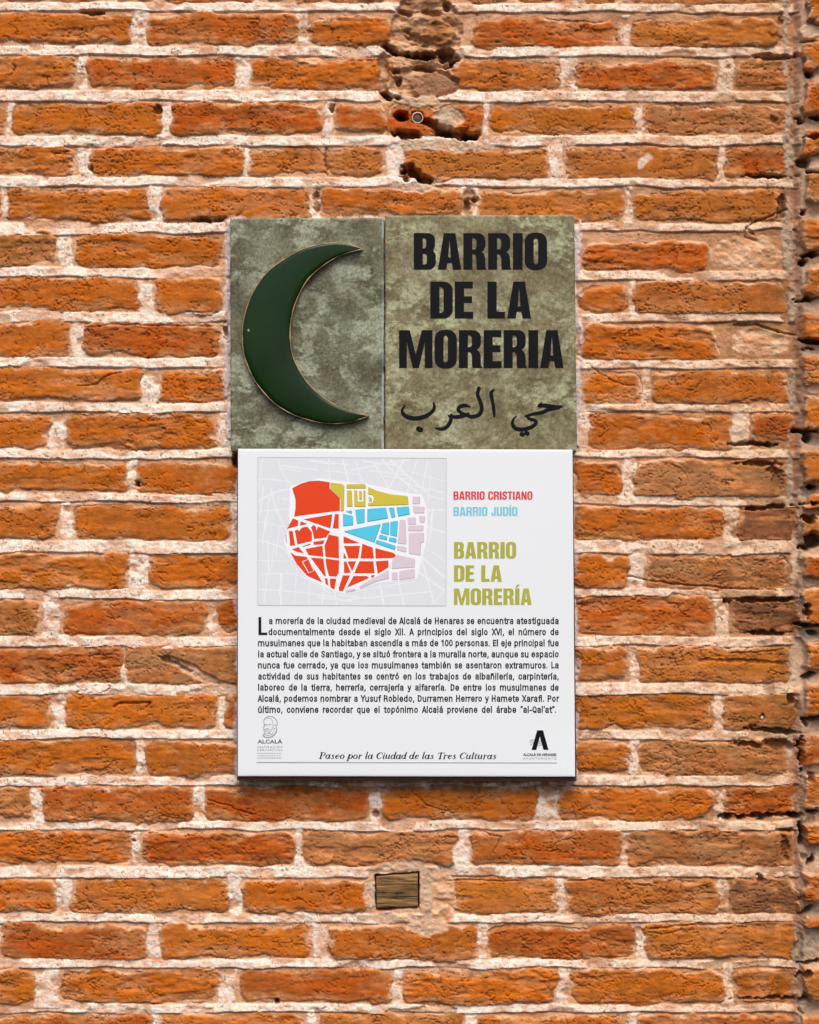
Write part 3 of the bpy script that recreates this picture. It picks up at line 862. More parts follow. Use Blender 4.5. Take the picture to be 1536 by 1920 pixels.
# ------------------------------------------------------------------ glazed tiles
def tile_mat(name, dark, mid, light, fleck, seed, pale_side):
    m, nt, b, N, L = new_mat(name)
    tc = N('ShaderNodeTexCoord')

    def noise(scale, detail, rough, dist, stretch):
        mp = N('ShaderNodeMapping')
        mp.inputs['Location'].default_value = (seed, seed * 2.3, seed * .7)
        mp.inputs['Scale'].default_value = stretch
        L(tc.outputs['Object'], mp.inputs['Vector'])
        n = N('ShaderNodeTexNoise')
        n.inputs['Scale'].default_value = scale
        n.inputs['Detail'].default_value = detail
        n.inputs['Roughness'].default_value = rough
        n.inputs['Distortion'].default_value = dist
        L(mp.outputs[0], n.inputs['Vector'])
        return n

    def ramp(sock, stops):
        r = N('ShaderNodeValToRGB')
        els = r.color_ramp.elements
        while len(els) < len(stops):
            els.new(.5)
        for e_, (p, c) in zip(els, stops):
            e_.position = p
            e_.color = (*c, 1)
        L(sock, r.inputs[0])
        return r

    def mixc(fac, A, B):
        x = N('ShaderNodeMix')
        x.data_type = 'RGBA'
        L(fac, x.inputs['Factor'])
        L(A, x.inputs['A'])
        if isinstance(B, tuple):
            x.inputs['B'].default_value = (*B, 1)
        else:
            L(B, x.inputs['B'])
        return x.outputs['Result']
    base = ramp(noise(15, 12, .68, .4, (1, 1, 1.2)).outputs[0], [(.36, dark), (.50, mid), (.62, light)])
    fl = ramp(noise(30, 12, .70, .25, (.85, 1, 1.3)).outputs[0], [(.47, (0, 0, 0)), (.55, (.82, .82, .82))])
    broad = ramp(noise(9, 3, .5, .3, (1, 1, 1)).outputs[0], [(.40, (.06, .06, .06)), (.56, (1, 1, 1))])
    mm = N('ShaderNodeMath')
    mm.operation = 'MULTIPLY'
    L(fl.outputs[0], mm.inputs[0])
    L(broad.outputs[0], mm.inputs[1])
    c = mixc(mm.outputs[0], base.outputs[0], fleck)
    sp = ramp(noise(170, 6, .75, 0, (1, 1, 1)).outputs[0], [(.36, (.42, .42, .42)), (.52, (1, 1, 1)), (.66, (1.6, 1.6, 1.6))])
    x = N('ShaderNodeMix')
    x.data_type = 'RGBA'
    x.blend_type = 'MULTIPLY'
    x.inputs['Factor'].default_value = .8
    L(c, x.inputs['A'])
    L(sp.outputs[0], x.inputs['B'])
    c = x.outputs['Result']
    # pale bluish glaze run along one edge
    sep = N('ShaderNodeSeparateXYZ')
    L(tc.outputs['Object'], sep.inputs[0])
    mr = N('ShaderNodeMapRange')
    mr.inputs['From Min'].default_value, mr.inputs['From Max'].default_value = pale_side
    L(sep.outputs['X'], mr.inputs['Value'])
    nn = ramp(noise(9, 4, .6, 0, (.1, 1, 1)).outputs[0], [(.45, (0, 0, 0)), (.58, (.75, .75, .75))])
    m2 = N('ShaderNodeMath')
    m2.operation = 'MULTIPLY'
    L(mr.outputs[0], m2.inputs[0])
    L(nn.outputs[0], m2.inputs[1])
    c = mixc(m2.outputs[0], c, lin(176, 196, 194))
    L(c, b.inputs['Base Color'])
    b.inputs['Roughness'].default_value = .62
    b.inputs['Specular IOR Level'].default_value = .22
    bp = N('ShaderNodeBump')
    bp.inputs['Strength'].default_value = .35
    bp.inputs['Distance'].default_value = .002
    L(noise(60, 8, .65, .3, (1, 1, 1)).outputs[0], bp.inputs['Height'])
    L(bp.outputs[0], b.inputs['Normal'])
    return m


def slab(name, quad, d0, d1, mat, parent, nx=60, nz=90, wave=.6, rnd=.0025, seed=1):
    """slab with a slightly uneven edge; quad = photo corners tl, tr, br, bl of its face at depth d1"""
    g = np.random.default_rng(seed)
    tl, tr, br, bl = [np.array(q, float) for q in quad]
    ed = [np.convolve(g.normal(0, 1, 200), np.ones(5) / 5, 'same') * wave for _ in range(4)]
    us = np.concatenate([[0, .004, .010], np.linspace(.02, .98, nx), [.990, .996, 1]])
    vs = np.concatenate([[0, .003, .008], np.linspace(.02, .98, nz), [.992, .997, 1]])
    verts, faces = [], []
    W = len(us)
    for j, v in enumerate(vs):
        for i, u in enumerate(us):
            p = (tl * (1 - u) + tr * u) * (1 - v) + (bl * (1 - u) + br * u) * v
            iu, iv = int(u * 190), int(v * 190)
            p = p + np.array([ed[0][iv] * (1 - u) + ed[1][iv] * u, ed[2][iu] * (1 - v) + ed[3][iu] * v])
            m = min(i, W - 1 - i, j, len(vs) - 1 - j)
            d = d1 - (rnd if m == 0 else rnd * .35 if m == 1 else rnd * .08 if m == 2 else 0)
            verts.append(at(p[0], p[1], d))
    for j in range(len(vs) - 1):
        for i in range(W - 1):
            a = j * W + i
            faces.append((a, a + W, a + W + 1, a + 1))
    ring = [i for i in range(W)] + [j * W + W - 1 for j in range(1, len(vs))] + [(len(vs) - 1) * W + i for i in range(W - 2, -1, -1)] + [j * W for j in range(len(vs) - 2, 0, -1)]
    b0 = len(verts)
    for r in ring:
        x, y, z = verts[r]
        verts.append((x, -d0, z))
    n = len(ring)
    for k in range(n):
        faces.append((ring[k], ring[(k + 1) % n], b0 + (k + 1) % n, b0 + k))
    faces.append(tuple(range(b0 + n - 1, b0 - 1, -1)))
    return mesh_obj(name, verts, faces, mat, parent, smooth=False)


TD = .024
plaq = empty('ceramic_plaque', 'mottled grey green tile carrying a raised dark green crescent moon', 'plaque', at(576, 845, .012))
plaq['group'] = 'mottled tiles above the white board'
mt = tile_mat('grey_green_glaze', lin(84, 81, 60), lin(106, 103, 79), lin(126, 126, 101), lin(162, 167, 143), 3.1, (.1385, .1425))
slab('slab', [(432, 409), (720, 408), (720, 845), (433, 847)], .002, TD, mt, plaq, seed=3)
cres = [(681, 467), (645, 457), (613, 457), (571, 466), (537, 484), (505, 507), (481, 537), (465, 571), (455.5, 610), (455.5, 650), (464, 684), (481, 718), (508, 750), (539, 772), (571, 785), (608, 793.5), (645, 793), (674, 786), (692, 780)]
cin = [(657, 771), (620, 755), (591, 733), (566, 703), (549, 667), (544, 630), (547, 593), (559, 556), (579, 522), (606, 498), (640, 478)]
o1, i1 = catmull(cres, 5), catmull([cres[-1]] + cin + [cres[0]], 5)
loop = o1[:-1] + i1[:-1]
CD = TD + .013
M_GREEN = plain('dark_green_glaze', lin(17, 42, 11), .22, .26, var=.3, scale=7)
M_GILT = plain('worn_gilt', lin(172, 134, 92), .5, .4, 0, .25, 90)
n = len(loop)
cx_, cy_ = 560, 625
def resample(p, m):
    p = np.array(p, float)
    d = np.concatenate([[0], np.cumsum(np.hypot(*np.diff(p, axis=0).T))])
    t = np.linspace(0, d[-1], m)
    return np.stack([np.interp(t, d, p[:, 0]), np.interp(t, d, p[:, 1])], 1)


# moon: a slightly domed glazed face between its two arcs, rounded shoulders, straight sides
NT = 90
oa, ia_ = resample(o1, NT), resample(i1, NT)[::-1]
SS = [0, .03, .08, .16, .26, .38, .5, .62, .74, .84, .92, .97, 1]
vm, fm = [], []
for k in range(NT):
    w_ = np.hypot(*(oa[k] - ia_[k])) / 95
    for q in SS:
        p = oa[k] * (1 - q) + ia_[k] * q
        vm.append(at(p[0], p[1], CD - .0025 + .0025 * min(1, min(q, 1 - q) / .08) ** .6 * min(1, w_ * 4) + .0018 * min(1, w_) * math.sin(math.pi * q)))
ns = len(SS)
for k in range(NT - 1):
    for q in range(ns - 1):
        fm.append((k * ns + q, (k + 1) * ns + q, (k + 1) * ns + q + 1, k * ns + q + 1))
for arc_, col_ in ((oa, 0), (ia_, ns - 1)):
    b0 = len(vm)
    for p in arc_:
        vm.append(at(p[0], p[1], TD - .001))
    for k in range(NT - 1):
        f_ = (k * ns + col_, b0 + k, b0 + k + 1, (k + 1) * ns + col_)
        fm.append(f_ if col_ == 0 else f_[::-1])
moon = mesh_obj('crescent', vm, fm, M_GREEN, plaq, True)


def tube(name, pts3, r, mat, parent, seg=8, closed=True):
    V, Fc = [], []
    n = len(pts3)
    for i, p in enumerate(pts3):
        p = Vector(p)
        t = (Vector(pts3[(i + 1) % n]) - Vector(pts3[i - 1])).normalized()
        a = t.cross(Vector((0, 1, 0))).normalized()
        b = Vector((0, 1, 0))
        ri = r[i] if isinstance(r, list) else r
        for k in range(seg):
            th = 2 * math.pi * k / seg
            V.append(p + a * math.cos(th) * ri + b * math.sin(th) * ri)
    for i in range(n if closed else n - 1):
        for k in range(seg):
            Fc.append((i * seg + k, i * seg + (k + 1) % seg, ((i + 1) % n) * seg + (k + 1) % seg, ((i + 1) % n) * seg + k))
    return mesh_obj(name, V, Fc, mat, parent, True)


gr = np.random.default_rng(5)
rads = [float(.00095 * max(.4, .85 + .5 * math.sin(i * .9) + gr.normal(0, .25))) for i in range(n)]
tube('gilt_rim', [at(x, y, CD - .0024) for x, y in loop], rads, M_GILT, moon)
sp = [at(466 + 2 * math.cos(a) * (1.2 if a < 2 else .8), 619 + 2.4 * math.sin(a), CD + .0016) for a in np.linspace(0, 2 * math.pi, 9)[:-1]]
mesh_obj('glaze_chip', sp, [tuple(range(8))], plain('bare_glaze', lin(150, 165, 120), .6), moon)

plaq2 = empty('ceramic_plaque', 'olive brown mottled tile with black capitals over Arabic script', 'plaque', at(902, 845, .012))
plaq2['group'] = 'mottled tiles above the white board'
mt2 = tile_mat('olive_glaze', lin(102, 94, 66), lin(124, 115, 84), lin(142, 135, 104), lin(172, 173, 136), 7.7, (.5, .6))
slab('slab', [(722.5, 404), (1077, 403), (1082, 846), (722.5, 845)], .002, TD + .001, mt2, plaq2, seed=8)
M_INK = plain('black_glaze_lettering', lin(13, 14, 18), .5, .15)
LD = TD + .0012
heavy_line('lettering', 'BARRIO', 776, 1026, 437, 505.5, .245, LD, .0006, M_INK, plaq2)
heavy_line('lettering', 'DE LA', 807, 996, 528, 597, .245, LD, .0006, M_INK, plaq2)
heavy_line('lettering', 'MORERIA', 748.5, 1057, 619, 690, .245, LD, .0006, M_INK, plaq2)
z = lambda pts: [(700 + x / 3.746, 390 + y / 3.746, w / 3.746 * 1.22) for x, y, w in pts]
arab = [z([(222, 1388, 8), (203, 1420, 16), (215, 1452, 24), (260, 1474, 26), (320, 1476, 26), (380, 1456, 24), (418, 1425, 20), (430, 1395, 18), (422, 1368, 9)]),
        z([(548, 1455, 18), (543, 1495, 22), (522, 1532, 22), (485, 1553, 20), (438, 1546, 10)]),
        z([(742, 1266, 22), (733, 1310, 22), (752, 1360, 22), (762, 1410, 24), (745, 1450, 24), (700, 1466, 22), (655, 1455, 20), (620, 1440, 20), (596, 1415, 20), (612, 1394, 22), (645, 1387, 22), (678, 1396, 10)]),
        z([(668, 1446, 18), (620, 1462, 24), (575, 1468, 22), (530, 1460, 12)]),
        z([(848, 1276, 10), (828, 1300, 22), (836, 1350, 20), (846, 1410, 20), (850, 1462, 14)]),
        z([(1184, 1368, 8), (1162, 1390, 18), (1205, 1388, 24), (1262, 1398, 28), (1322, 1396, 14)]),
        z([(1300, 1402, 22), (1235, 1415, 22), (1185, 1436, 22), (1125, 1447, 20), (1072, 1462, 14)]),
        z([(1080, 1456, 12), (1092, 1478, 18), (1135, 1492, 20), (1142, 1512, 20), (1112, 1538, 24), (1050, 1556, 24), (1000, 1548, 24), (978, 1516, 20), (986, 1482, 12), (1004, 1462, 6)]),
        z([(318, 1552, 30), (334, 1558, 30)]), z([(1042, 1588, 26), (1050, 1592, 26)]), z([(1076, 1580, 26), (1084, 1584, 26)])]
strokes_mesh('arabic_word', arab[:5] + arab[8:9], LD, M_INK, plaq2)
strokes_mesh('arabic_word', arab[5:8] + arab[9:], LD, M_INK, plaq2)

# ------------------------------------------------------------------ white information board
BD = .038
board = empty('information_board', 'glossy white square board with coloured quarter map and Spanish text', 'sign', at(762, 1458, .02))
M_WHITE = plain('white_enamel', (.80, .838, .845), .30, .4, var=.012, scale=5)
M_BACK = plain('dark_red_edge', lin(84, 46, 40), .6, .3)
slab('panel', [(446.5, 841.5), (1073.5, 843), (1078.5, 1456), (446, 1455)], BD - .006, BD, M_WHITE, board, 20, 20, .12, .0007, 4)
bk = [(445.5, 843), (1075, 845), (1081, 1464.5), (444.5, 1463.5)]
slab('dark_backing', bk, -.004, BD - .0065, M_BACK, board, 10, 10, .2, .001, 6)  # added backing; its dark lip stands in for underside edge and side shadow

PD = BD + .0002
mp_ = lambda pts: [(470 + x / 4.042, 840 + y / 4.042) for x, y in pts]
M_MAPBG = plain('map_ground', lin(221, 225, 229), .4, var=.01)
M_STREET = plain('map_street_white', lin(240, 243, 246), .4, var=.01)
M_FAINT = plain('map_street_faint', lin(233, 236, 239), .4, var=.01)
M_LINE = plain('hairline_grey', lin(176, 180, 184), .5)
M_RED = plain('map_red', lin(226, 62, 4), .4, var=.02)
M_OLIVE = plain('map_olive', lin(206, 190, 58), .4, var=.02)
M_OLIVED = plain('map_olive_edge', lin(160, 146, 60), .4, var=.02)
M_BLUE = plain('map_blue', lin(82, 200, 228), .4, var=.02)
M_BLUED = plain('map_blue_edge', lin(76, 150, 172), .4, var=.02)
M_PINK = plain('map_pink', lin(218, 202, 210), .4, var=.02)
M_PINKD = plain('map_pink_edge', lin(186, 172, 180), .4, var=.02)
mapo = mesh_obj('map', [at(*p, PD) for p in mp_([(55, 70), (1483, 78), (1481, 1197), (55, 1192)])], [(3, 2, 1, 0)], M_MAPBG, board)
fr = [(55, 70), (1483, 78), (1481, 1197), (55, 1192)]
strokes_mesh('map_border', [[(*mp_([a_])[0], .8), (*mp_([b_])[0], .8)] for a_, b_ in zip(fr, fr[1:] + fr[:1])], PD + .0001, M_LINE, mapo, smooth=1)
gs = np.random.default_rng(21)
streets = [[(205, 80), (240, 180), (290, 262), (330, 300)], [(590, 78), (600, 235)], [(60, 235), (180, 240), (290, 258)], [(60, 400), (200, 330), (310, 310)], [(800, 110), (850, 250), (900, 290)], [(760, 170), (1010, 120), (1200, 90)],
           [(1000, 90), (1120, 220), (1260, 330)], [(1060, 90), (1180, 200), (1330, 330)], [(930, 110), (1000, 220), (1060, 340)], [(1160, 90), (1040, 320)], [(1260, 90), (1180, 350)], [(1340, 100), (1290, 360)], [(1210, 180), (1470, 250)], [(1180, 270), (1470, 340)],
           [(1340, 360), (1470, 390)], [(1340, 470), (1470, 470)], [(1340, 600), (1470, 640)], [(1330, 760), (1480, 860)], [(1300, 850), (1390, 1180)], [(1290, 820), (1470, 980)], [(1260, 930), (1470, 1080)], [(1470, 1080), (1370, 1190)], [(1120, 1010), (1160, 1190)], [(980, 1030), (1010, 1190)],
           [(860, 1070), (880, 1190)], [(730, 1100), (1250, 1010)], [(740, 1150), (1350, 1090)], [(640, 1090), (650, 1190)], [(560, 1040), (540, 1190)], [(450, 1000), (440, 1190)], [(350, 910), (330, 1190)], [(230, 950), (230, 1190)], [(70, 960), (350, 960), (600, 1100)], [(60, 1070), (330, 1090), (640, 1130)],
           [(70, 700), (250, 760), (310, 850)], [(60, 850), (300, 860)], [(70, 560), (260, 600)], [(150, 300), (200, 480), (270, 620)], [(130, 700), (140, 960)], [(60, 480), (300, 460)], [(240, 380), (330, 400)], [(700, 90), (740, 250)]]
while len(streets) < 64:
    x_, y_, a_ = gs.uniform(70, 1470), gs.uniform(85, 1180), gs.choice([.12, 1.69])
    l_ = gs.uniform(140, 320)
    q = [(x_ + l_ * math.cos(a_), y_ + l_ * math.sin(a_))]
    if all(60 < u < 1478 and 80 < v < 1190 and not (250 < u < 1330 and 240 < v < 1090) for u, v in q + [(x_, y_)]):
        streets.append([(x_, y_), q[0]])
strokes_mesh('street_lines', [[(*mp_([p])[0], float(w)) for p in s] for s, w in zip(streets, gs.uniform(1.4, 3.6, len(streets)))], PD, M_FAINT, mapo, thick=.00004, cyc=99, step=.0000012)
red = [[(315, 305), (380, 270), (450, 250), (520, 247), (600, 259), (600, 308), (625, 330), (677, 380), (677, 476), (560, 490), (330, 520), (340, 460), (340, 390)], [(400, 540), (620, 502), (605, 610)], [(640, 500), (668, 500), (668, 612), (622, 610)],
       [(320, 533), (362, 550), (358, 590), (275, 615)], [(380, 555), (432, 575), (375, 590)], [(290, 630), (318, 628), (338, 738), (300, 742)], [(335, 625), (360, 618), (368, 632), (385, 604), (430, 595), (465, 640), (465, 705), (355, 732)],
       [(458, 600), (478, 584), (492, 590), (500, 625), (512, 595), (605, 632), (570, 680), (482, 690), (472, 640)], [(475, 712), (560, 698), (550, 730), (480, 735)], [(390, 745), (450, 725), (455, 735), (400, 750)], [(312, 770), (362, 750), (405, 798), (360, 790)],
       [(415, 765), (545, 740), (552, 825), (440, 812)], [(590, 655), (668, 672), (670, 838), (568, 825), (560, 740), (585, 680)], [(705, 670), (830, 722), (705, 725)], [(705, 742), (830, 742), (815, 838), (742, 838), (718, 765)], [(848, 725), (925, 755), (935, 838), (832, 838)],
       [(945, 758), (1085, 795), (1100, 812), (1094, 828), (1070, 835), (948, 838)], [(705, 790), (730, 838), (705, 838)], [(455, 830), (552, 838), (570, 975), (556, 968)], [(568, 838), (672, 852), (668, 950), (650, 975), (595, 972), (575, 900)],
       [(300, 790), (340, 815), (425, 825), (545, 1020), (430, 970), (350, 880)], [(708, 860), (725, 860), (760, 945), (708, 950)], [(735, 860), (800, 858), (770, 935)], [(825, 858), (930, 858), (940, 950), (785, 950)], [(948, 858), (1045, 852), (1045, 905), (965, 955)],
       [(700, 965), (755, 965), (700, 1085), (672, 1084), (668, 1060)], [(780, 970), (880, 970), (900, 985), (730, 1060)], [(562, 985), (583, 990), (590, 1045), (570, 1030)], [(600, 990), (650, 990), (635, 1075), (605, 1055)], [(915, 965), (940, 960), (935, 980), (915, 985)]]
olive = [[(604, 262), (690, 272), (708, 285), (705, 470), (681, 475), (681, 378), (629, 326), (604, 306)], [(728, 275), (860, 272), (872, 285), (868, 302), (725, 302)], [(730, 320), (765, 320), (770, 440), (730, 440)], [(785, 320), (806, 320), (808, 405), (854, 405), (854, 320), (868, 320), (868, 440), (785, 440)],
         [(822, 326), (840, 326), (840, 388), (822, 388)], [(890, 295), (960, 325), (1060, 350), (1190, 365), (1195, 425), (890, 435), (890, 418), (925, 412), (936, 380), (920, 352), (890, 346)], [(896, 366), (918, 380), (915, 400), (896, 400)]]
blue = [[(700, 498), (775, 515), (775, 580), (700, 588)], [(720, 478), (765, 472), (765, 495)], [(792, 468), (862, 460), (862, 560), (805, 570)], [(885, 462), (1025, 450), (1040, 528), (882, 555)], [(1045, 452), (1085, 450), (1095, 518), (1065, 525)], [(1105, 450), (1198, 442), (1205, 498), (1115, 515)],
        [(705, 630), (985, 575), (935, 712)], [(1000, 570), (1050, 562), (1045, 655), (985, 640)], [(1060, 560), (1115, 550), (1108, 668), (1055, 655)], [(980, 655), (1035, 670), (1030, 695), (970, 682)], [(1055, 675), (1105, 685), (1100, 715), (1045, 700)], [(955, 695), (1098, 740), (1090, 768), (945, 720)]]
pink = [[(1228, 368), (1282, 368), (1280, 420), (1225, 420)], [(1230, 440), (1318, 445), (1312, 490), (1235, 490)], [(1130, 545), (1172, 545), (1178, 725), (1115, 720)], [(1190, 530), (1250, 525), (1250, 575), (1192, 575)], [(1275, 515), (1322, 515), (1315, 560), (1280, 560)], [(1195, 590), (1308, 585), (1305, 625), (1192, 625)],
        [(1198, 645), (1312, 640), (1312, 710), (1290, 715), (1285, 810), (1198, 795)], [(1112, 740), (1180, 750), (1175, 785), (1108, 770)], [(1075, 840), (1110, 810), (1245, 840), (1240, 900), (1068, 912)], [(1125, 935), (1240, 915), (1242, 980), (1125, 995)], [(1070, 945), (1110, 940), (1112, 995), (1070, 995)],
        [(900, 1000), (975, 965), (1045, 925), (1045, 985), (960, 1005), (830, 1060), (820, 1050)], [(715, 1075), (790, 1065), (795, 1075), (720, 1092)], [(262, 650), (272, 650), (272, 720), (262, 700)]]
halo = [(290, 600), (300, 290), (520, 228), (720, 255), (900, 275), (1210, 345), (1300, 350), (1340, 480), (1335, 700), (1300, 830), (1262, 990), (960, 1025), (720, 1105), (640, 1090), (420, 985), (290, 800), (250, 700)]
curve_mesh('white_streets', [mp_(halo)], PD + .00014, .00001, M_STREET, mapo)
for nm, polys, m_, ed_ in (('red_quarter', red, M_RED, None), ('olive_quarter', olive, M_OLIVE, M_OLIVED), ('blue_quarter', blue, M_BLUE, M_BLUED), ('pink_quarter', pink, M_PINK, M_PINKD)):
    o = curve_mesh(nm, [mp_(p) for p in polys], PD + .0002, .00001, m_, mapo)
    if ed_:
        curve_mesh(nm.replace('quarter', 'edging'), [mp_([(x + 3, y + 7) for x, y in p]) for p in polys], PD + .00017, .00001, ed_, mapo)
strokes_mesh('courtyard_line', [[(*mp_([p])[0], 1.6) for p in [(392, 862), (440, 842), (480, 930), (440, 946), (392, 862)]]], PD + .0003, M_STREET, mapo, smooth=1)

M_TXT = plain('printed_dark_grey', lin(26, 28, 33), .4, .2)
M_TXTG = plain('printed_grey', lin(132, 136, 140), .4)
M_TXTL = plain('printed_light_grey', lin(186, 188, 193), .4)
heavy_line('legend_line', 'BARRIO CRISTIANO', 850.5, 998.5, 921.3, 936.8, .205, PD, .0004, plain('printed_red', lin(222, 48, 56), .4), board, .075)
heavy_line('legend_line', 'BARRIO JUDÍO', 850.5, 970.5, 950.3, 967, .205, PD, .0004, plain('printed_sky_blue', lin(126, 200, 222), .4), board, .075)
M_OT = plain('printed_olive', lin(172, 172, 66), .4)
for t_, xe, ya, yb in (('BARRIO', 968, 1016.2, 1047), ('DE LA', 941, 1059.8, 1090.3), ('MORERÍA', 996.8, 1103.2, 1134)):
    heavy_line('title_line', t_, 851.5, xe, ya, yb, .235, PD, .0004, M_OT, board, .07)
LINES = ['a morería de la ciudad medieval de Alcalá de Henares se encuentra atestiguada', 'documentalmente desde el siglo XII. A principios del siglo XVI, el número de',
         'musulmanes que la habitaban ascendía a más de 100 personas. El eje principal fue', 'la actual calle de Santiago, y se situó frontera a la muralla norte, aunque su espacio',
         'nunca fue cerrado, ya que los musulmanes también se asentaron extramuros. La', 'actividad de sus habitantes se centró en los trabajos de albañilería, carpintería,',
         'laboreo de la tierra, herrería, cerrajería y alfarería. De entre los musulmanes de', 'Alcalá, podemos nombrar a Yusuf Robledo, Durramen Herrero y Hamete Xarafi. Por',
         'último, conviene recordar que el topónimo Alcalá proviene del árabe “al-Qal’at”.']
def oval(cx, cy=.5, rx=.23, ry=.44):
    return [(cx + rx * math.cos(t), cy + ry * math.sin(t)) for t in np.linspace(0, 2 * math.pi, 13)]


n_arch = [(.11, .62), (.20, .88), (.36, .95), (.52, .86), (.57, .62), (.57, .3), (.57, 0)]
c_arc = [(.55, .68), (.49, .88), (.34, .95), (.16, .82), (.11, .5), (.16, .18), (.34, .04), (.49, .11), (.55, .32)]
s_arc = [(.50, .74), (.42, .91), (.28, .95), (.13, .80), (.20, .60), (.42, .42), (.50, .24), (.38, .06), (.22, .05), (.10, .24)]
shift = lambda p, dx, dy=0, sy=1: [(x + dx, y * sy + dy) for x, y in p]
CH = 1.30
SANS = {'a': ([[(.13, .74), (.20, .91), (.36, .95), (.50, .88), (.54, .66), (.54, .3), (.55, 0)], [(.54, .57), (.30, .52), (.13, .36), (.13, .18), (.26, .05), (.42, .10), (.54, .30)]], .78),
        'b': ([[(.11, 0), (.11, 1.34)], oval(.34)], .80), 'c': ([c_arc], .74), 'd': ([[(.57, 0), (.57, 1.34)], oval(.34)], .82),
        'e': ([[(.12, .5), (.3, .5), (.55, .5)], [(.56, .5), (.53, .80), (.34, .95), (.16, .82), (.11, .5), (.16, .18), (.34, .04), (.48, .10), (.55, .27)]], .78),
        'f': ([[(.42, 1.28), (.28, 1.26), (.22, 1.08), (.22, .6), (.22, 0)], [(.04, .90), (.40, .90)]], .46), 'g': ([oval(.34), [(.57, .95), (.57, .4), (.57, -.08), (.46, -.28), (.30, -.31), (.14, -.2)]], .82),
        'h': ([[(.11, 0), (.11, 1.34)], n_arch], .82), 'i': ([[(.11, 0), (.11, .96)], [(.11, 1.2), (.11, 1.3)]], .36), 'j': ([[(.12, .96), (.12, .2), (.11, -.2), (-.02, -.3)], [(.12, 1.2), (.12, 1.3)]], .38),
        'l': ([[(.11, 0), (.11, 1.34)]], .36), 'm': ([[(.11, 0), (.11, .96)], n_arch, shift(n_arch, .46)], 1.28), 'n': ([[(.11, 0), (.11, .96)], n_arch], .82), 'o': ([oval(.34)], .80),
        'p': ([[(.11, -.32), (.11, .96)], oval(.34)], .80), 'q': ([[(.57, -.32), (.57, .96)], oval(.34)], .82), 'r': ([[(.11, 0), (.11, .96)], [(.11, .56), (.2, .86), (.40, .92)]], .50), 's': ([s_arc], .70),
        't': ([[(.2, 1.22), (.2, .7), (.2, .2), (.27, .05), (.40, .05)], [(.04, .90), (.38, .90)]], .48), 'u': ([[(.57, 0), (.57, .96)], [(.57 - x + .11, .96 - y) for x, y in n_arch]], .82),
        'v': ([[(.04, .96), (.28, .02)], [(.28, .02), (.52, .96)]], .64), 'x': ([[(.05, .96), (.51, 0)], [(.51, .96), (.05, 0)]], .64), 'y': ([[(.04, .96), (.29, .04)], [(.52, .96), (.34, .2), (.24, -.2), (.06, -.3)]], .64),
        'A': ([[(.04, 0), (.35, CH)], [(.35, CH), (.66, 0)], [(.15, .36), (.55, .36)]], .78), 'D': ([[(.12, 0), (.12, CH)], [(.12, 1.2), (.4, 1.2), (.58, 1.0), (.62, .65), (.58, .3), (.4, .09), (.12, .09)]], .86),
        'E': ([[(.12, 0), (.12, CH)], [(.12, .1), (.55, .1)], [(.12, .67), (.52, .67)], [(.12, 1.2), (.55, 1.2)]], .70), 'H': ([[(.12, 0), (.12, CH)], [(.62, 0), (.62, CH)], [(.12, .67), (.62, .67)]], .88), 'I': ([[(.12, 0), (.12, CH)]], .38),
        'L': ([[(.12, 0), (.12, CH)], [(.12, .1), (.55, .1)]], .66), 'P': ([[(.12, 0), (.12, CH)], [(.12, 1.2), (.42, 1.2), (.58, 1.08), (.6, .88), (.54, .66), (.40, .58), (.12, .58)]], .80),
        'R': ([[(.12, 0), (.12, CH)], [(.12, 1.2), (.42, 1.2), (.58, 1.08), (.6, .9), (.54, .72), (.40, .64), (.12, .64)], [(.42, .62), (.58, .45), (.60, .2), (.64, 0)]], .84), 'S': ([[(x * 1.2, y * 1.3) for x, y in s_arc]], .82),
        'V': ([[(.04, CH), (.34, .02)], [(.34, .02), (.64, CH)]], .74), 'X': ([[(.05, CH), (.63, 0)], [(.63, CH), (.05, 0)]], .76), 'Y': ([[(.04, CH), (.34, .56)], [(.34, .56), (.64, CH)], [(.34, .6), (.34, 0)]], .74),
        'Q': ([oval(.40, .65, .28, .58), [(.44, .26), (.66, -.02)]], .86), '1': ([[(.34, 0), (.34, CH)], [(.34, 1.16), (.12, 1.0)]], .66), '0': ([oval(.34, .65, .23, .58)], .74),
        '.': ([[(.12, .05), (.12, .12)]], .36), ',': ([[(.14, .12), (.13, -.02), (.07, -.18)]], .36), '-': ([[(.06, .48), (.38, .48)]], .50), '’': ([[(.12, 1.32), (.12, 1.2), (.07, 1.06)]], .26),
        '“': ([[(.14, 1.32), (.08, 1.2), (.08, 1.08)], [(.34, 1.32), (.28, 1.2), (.28, 1.08)]], .48), '”': ([[(.12, 1.32), (.12, 1.2), (.07, 1.06)], [(.32, 1.32), (.32, 1.2), (.27, 1.06)]], .48)}
ACUTE = lambda x: [(x - .05, 1.12), (x + .1, 1.36)]
for c_, b_c, x_ in (('á', 'a', .33), ('é', 'e', .33), ('ó', 'o', .34), ('ú', 'u', .34)):
    SANS[c_] = (SANS[b_c][0] + [ACUTE(x_)], SANS[b_c][1])
SANS['í'] = ([[(.11, 0), (.11, .96)], ACUTE(.11)], .36)
SANS['ñ'] = (SANS['n'][0] + [[(.16, 1.14), (.26, 1.22), (.40, 1.14), (.52, 1.22)]], .82)


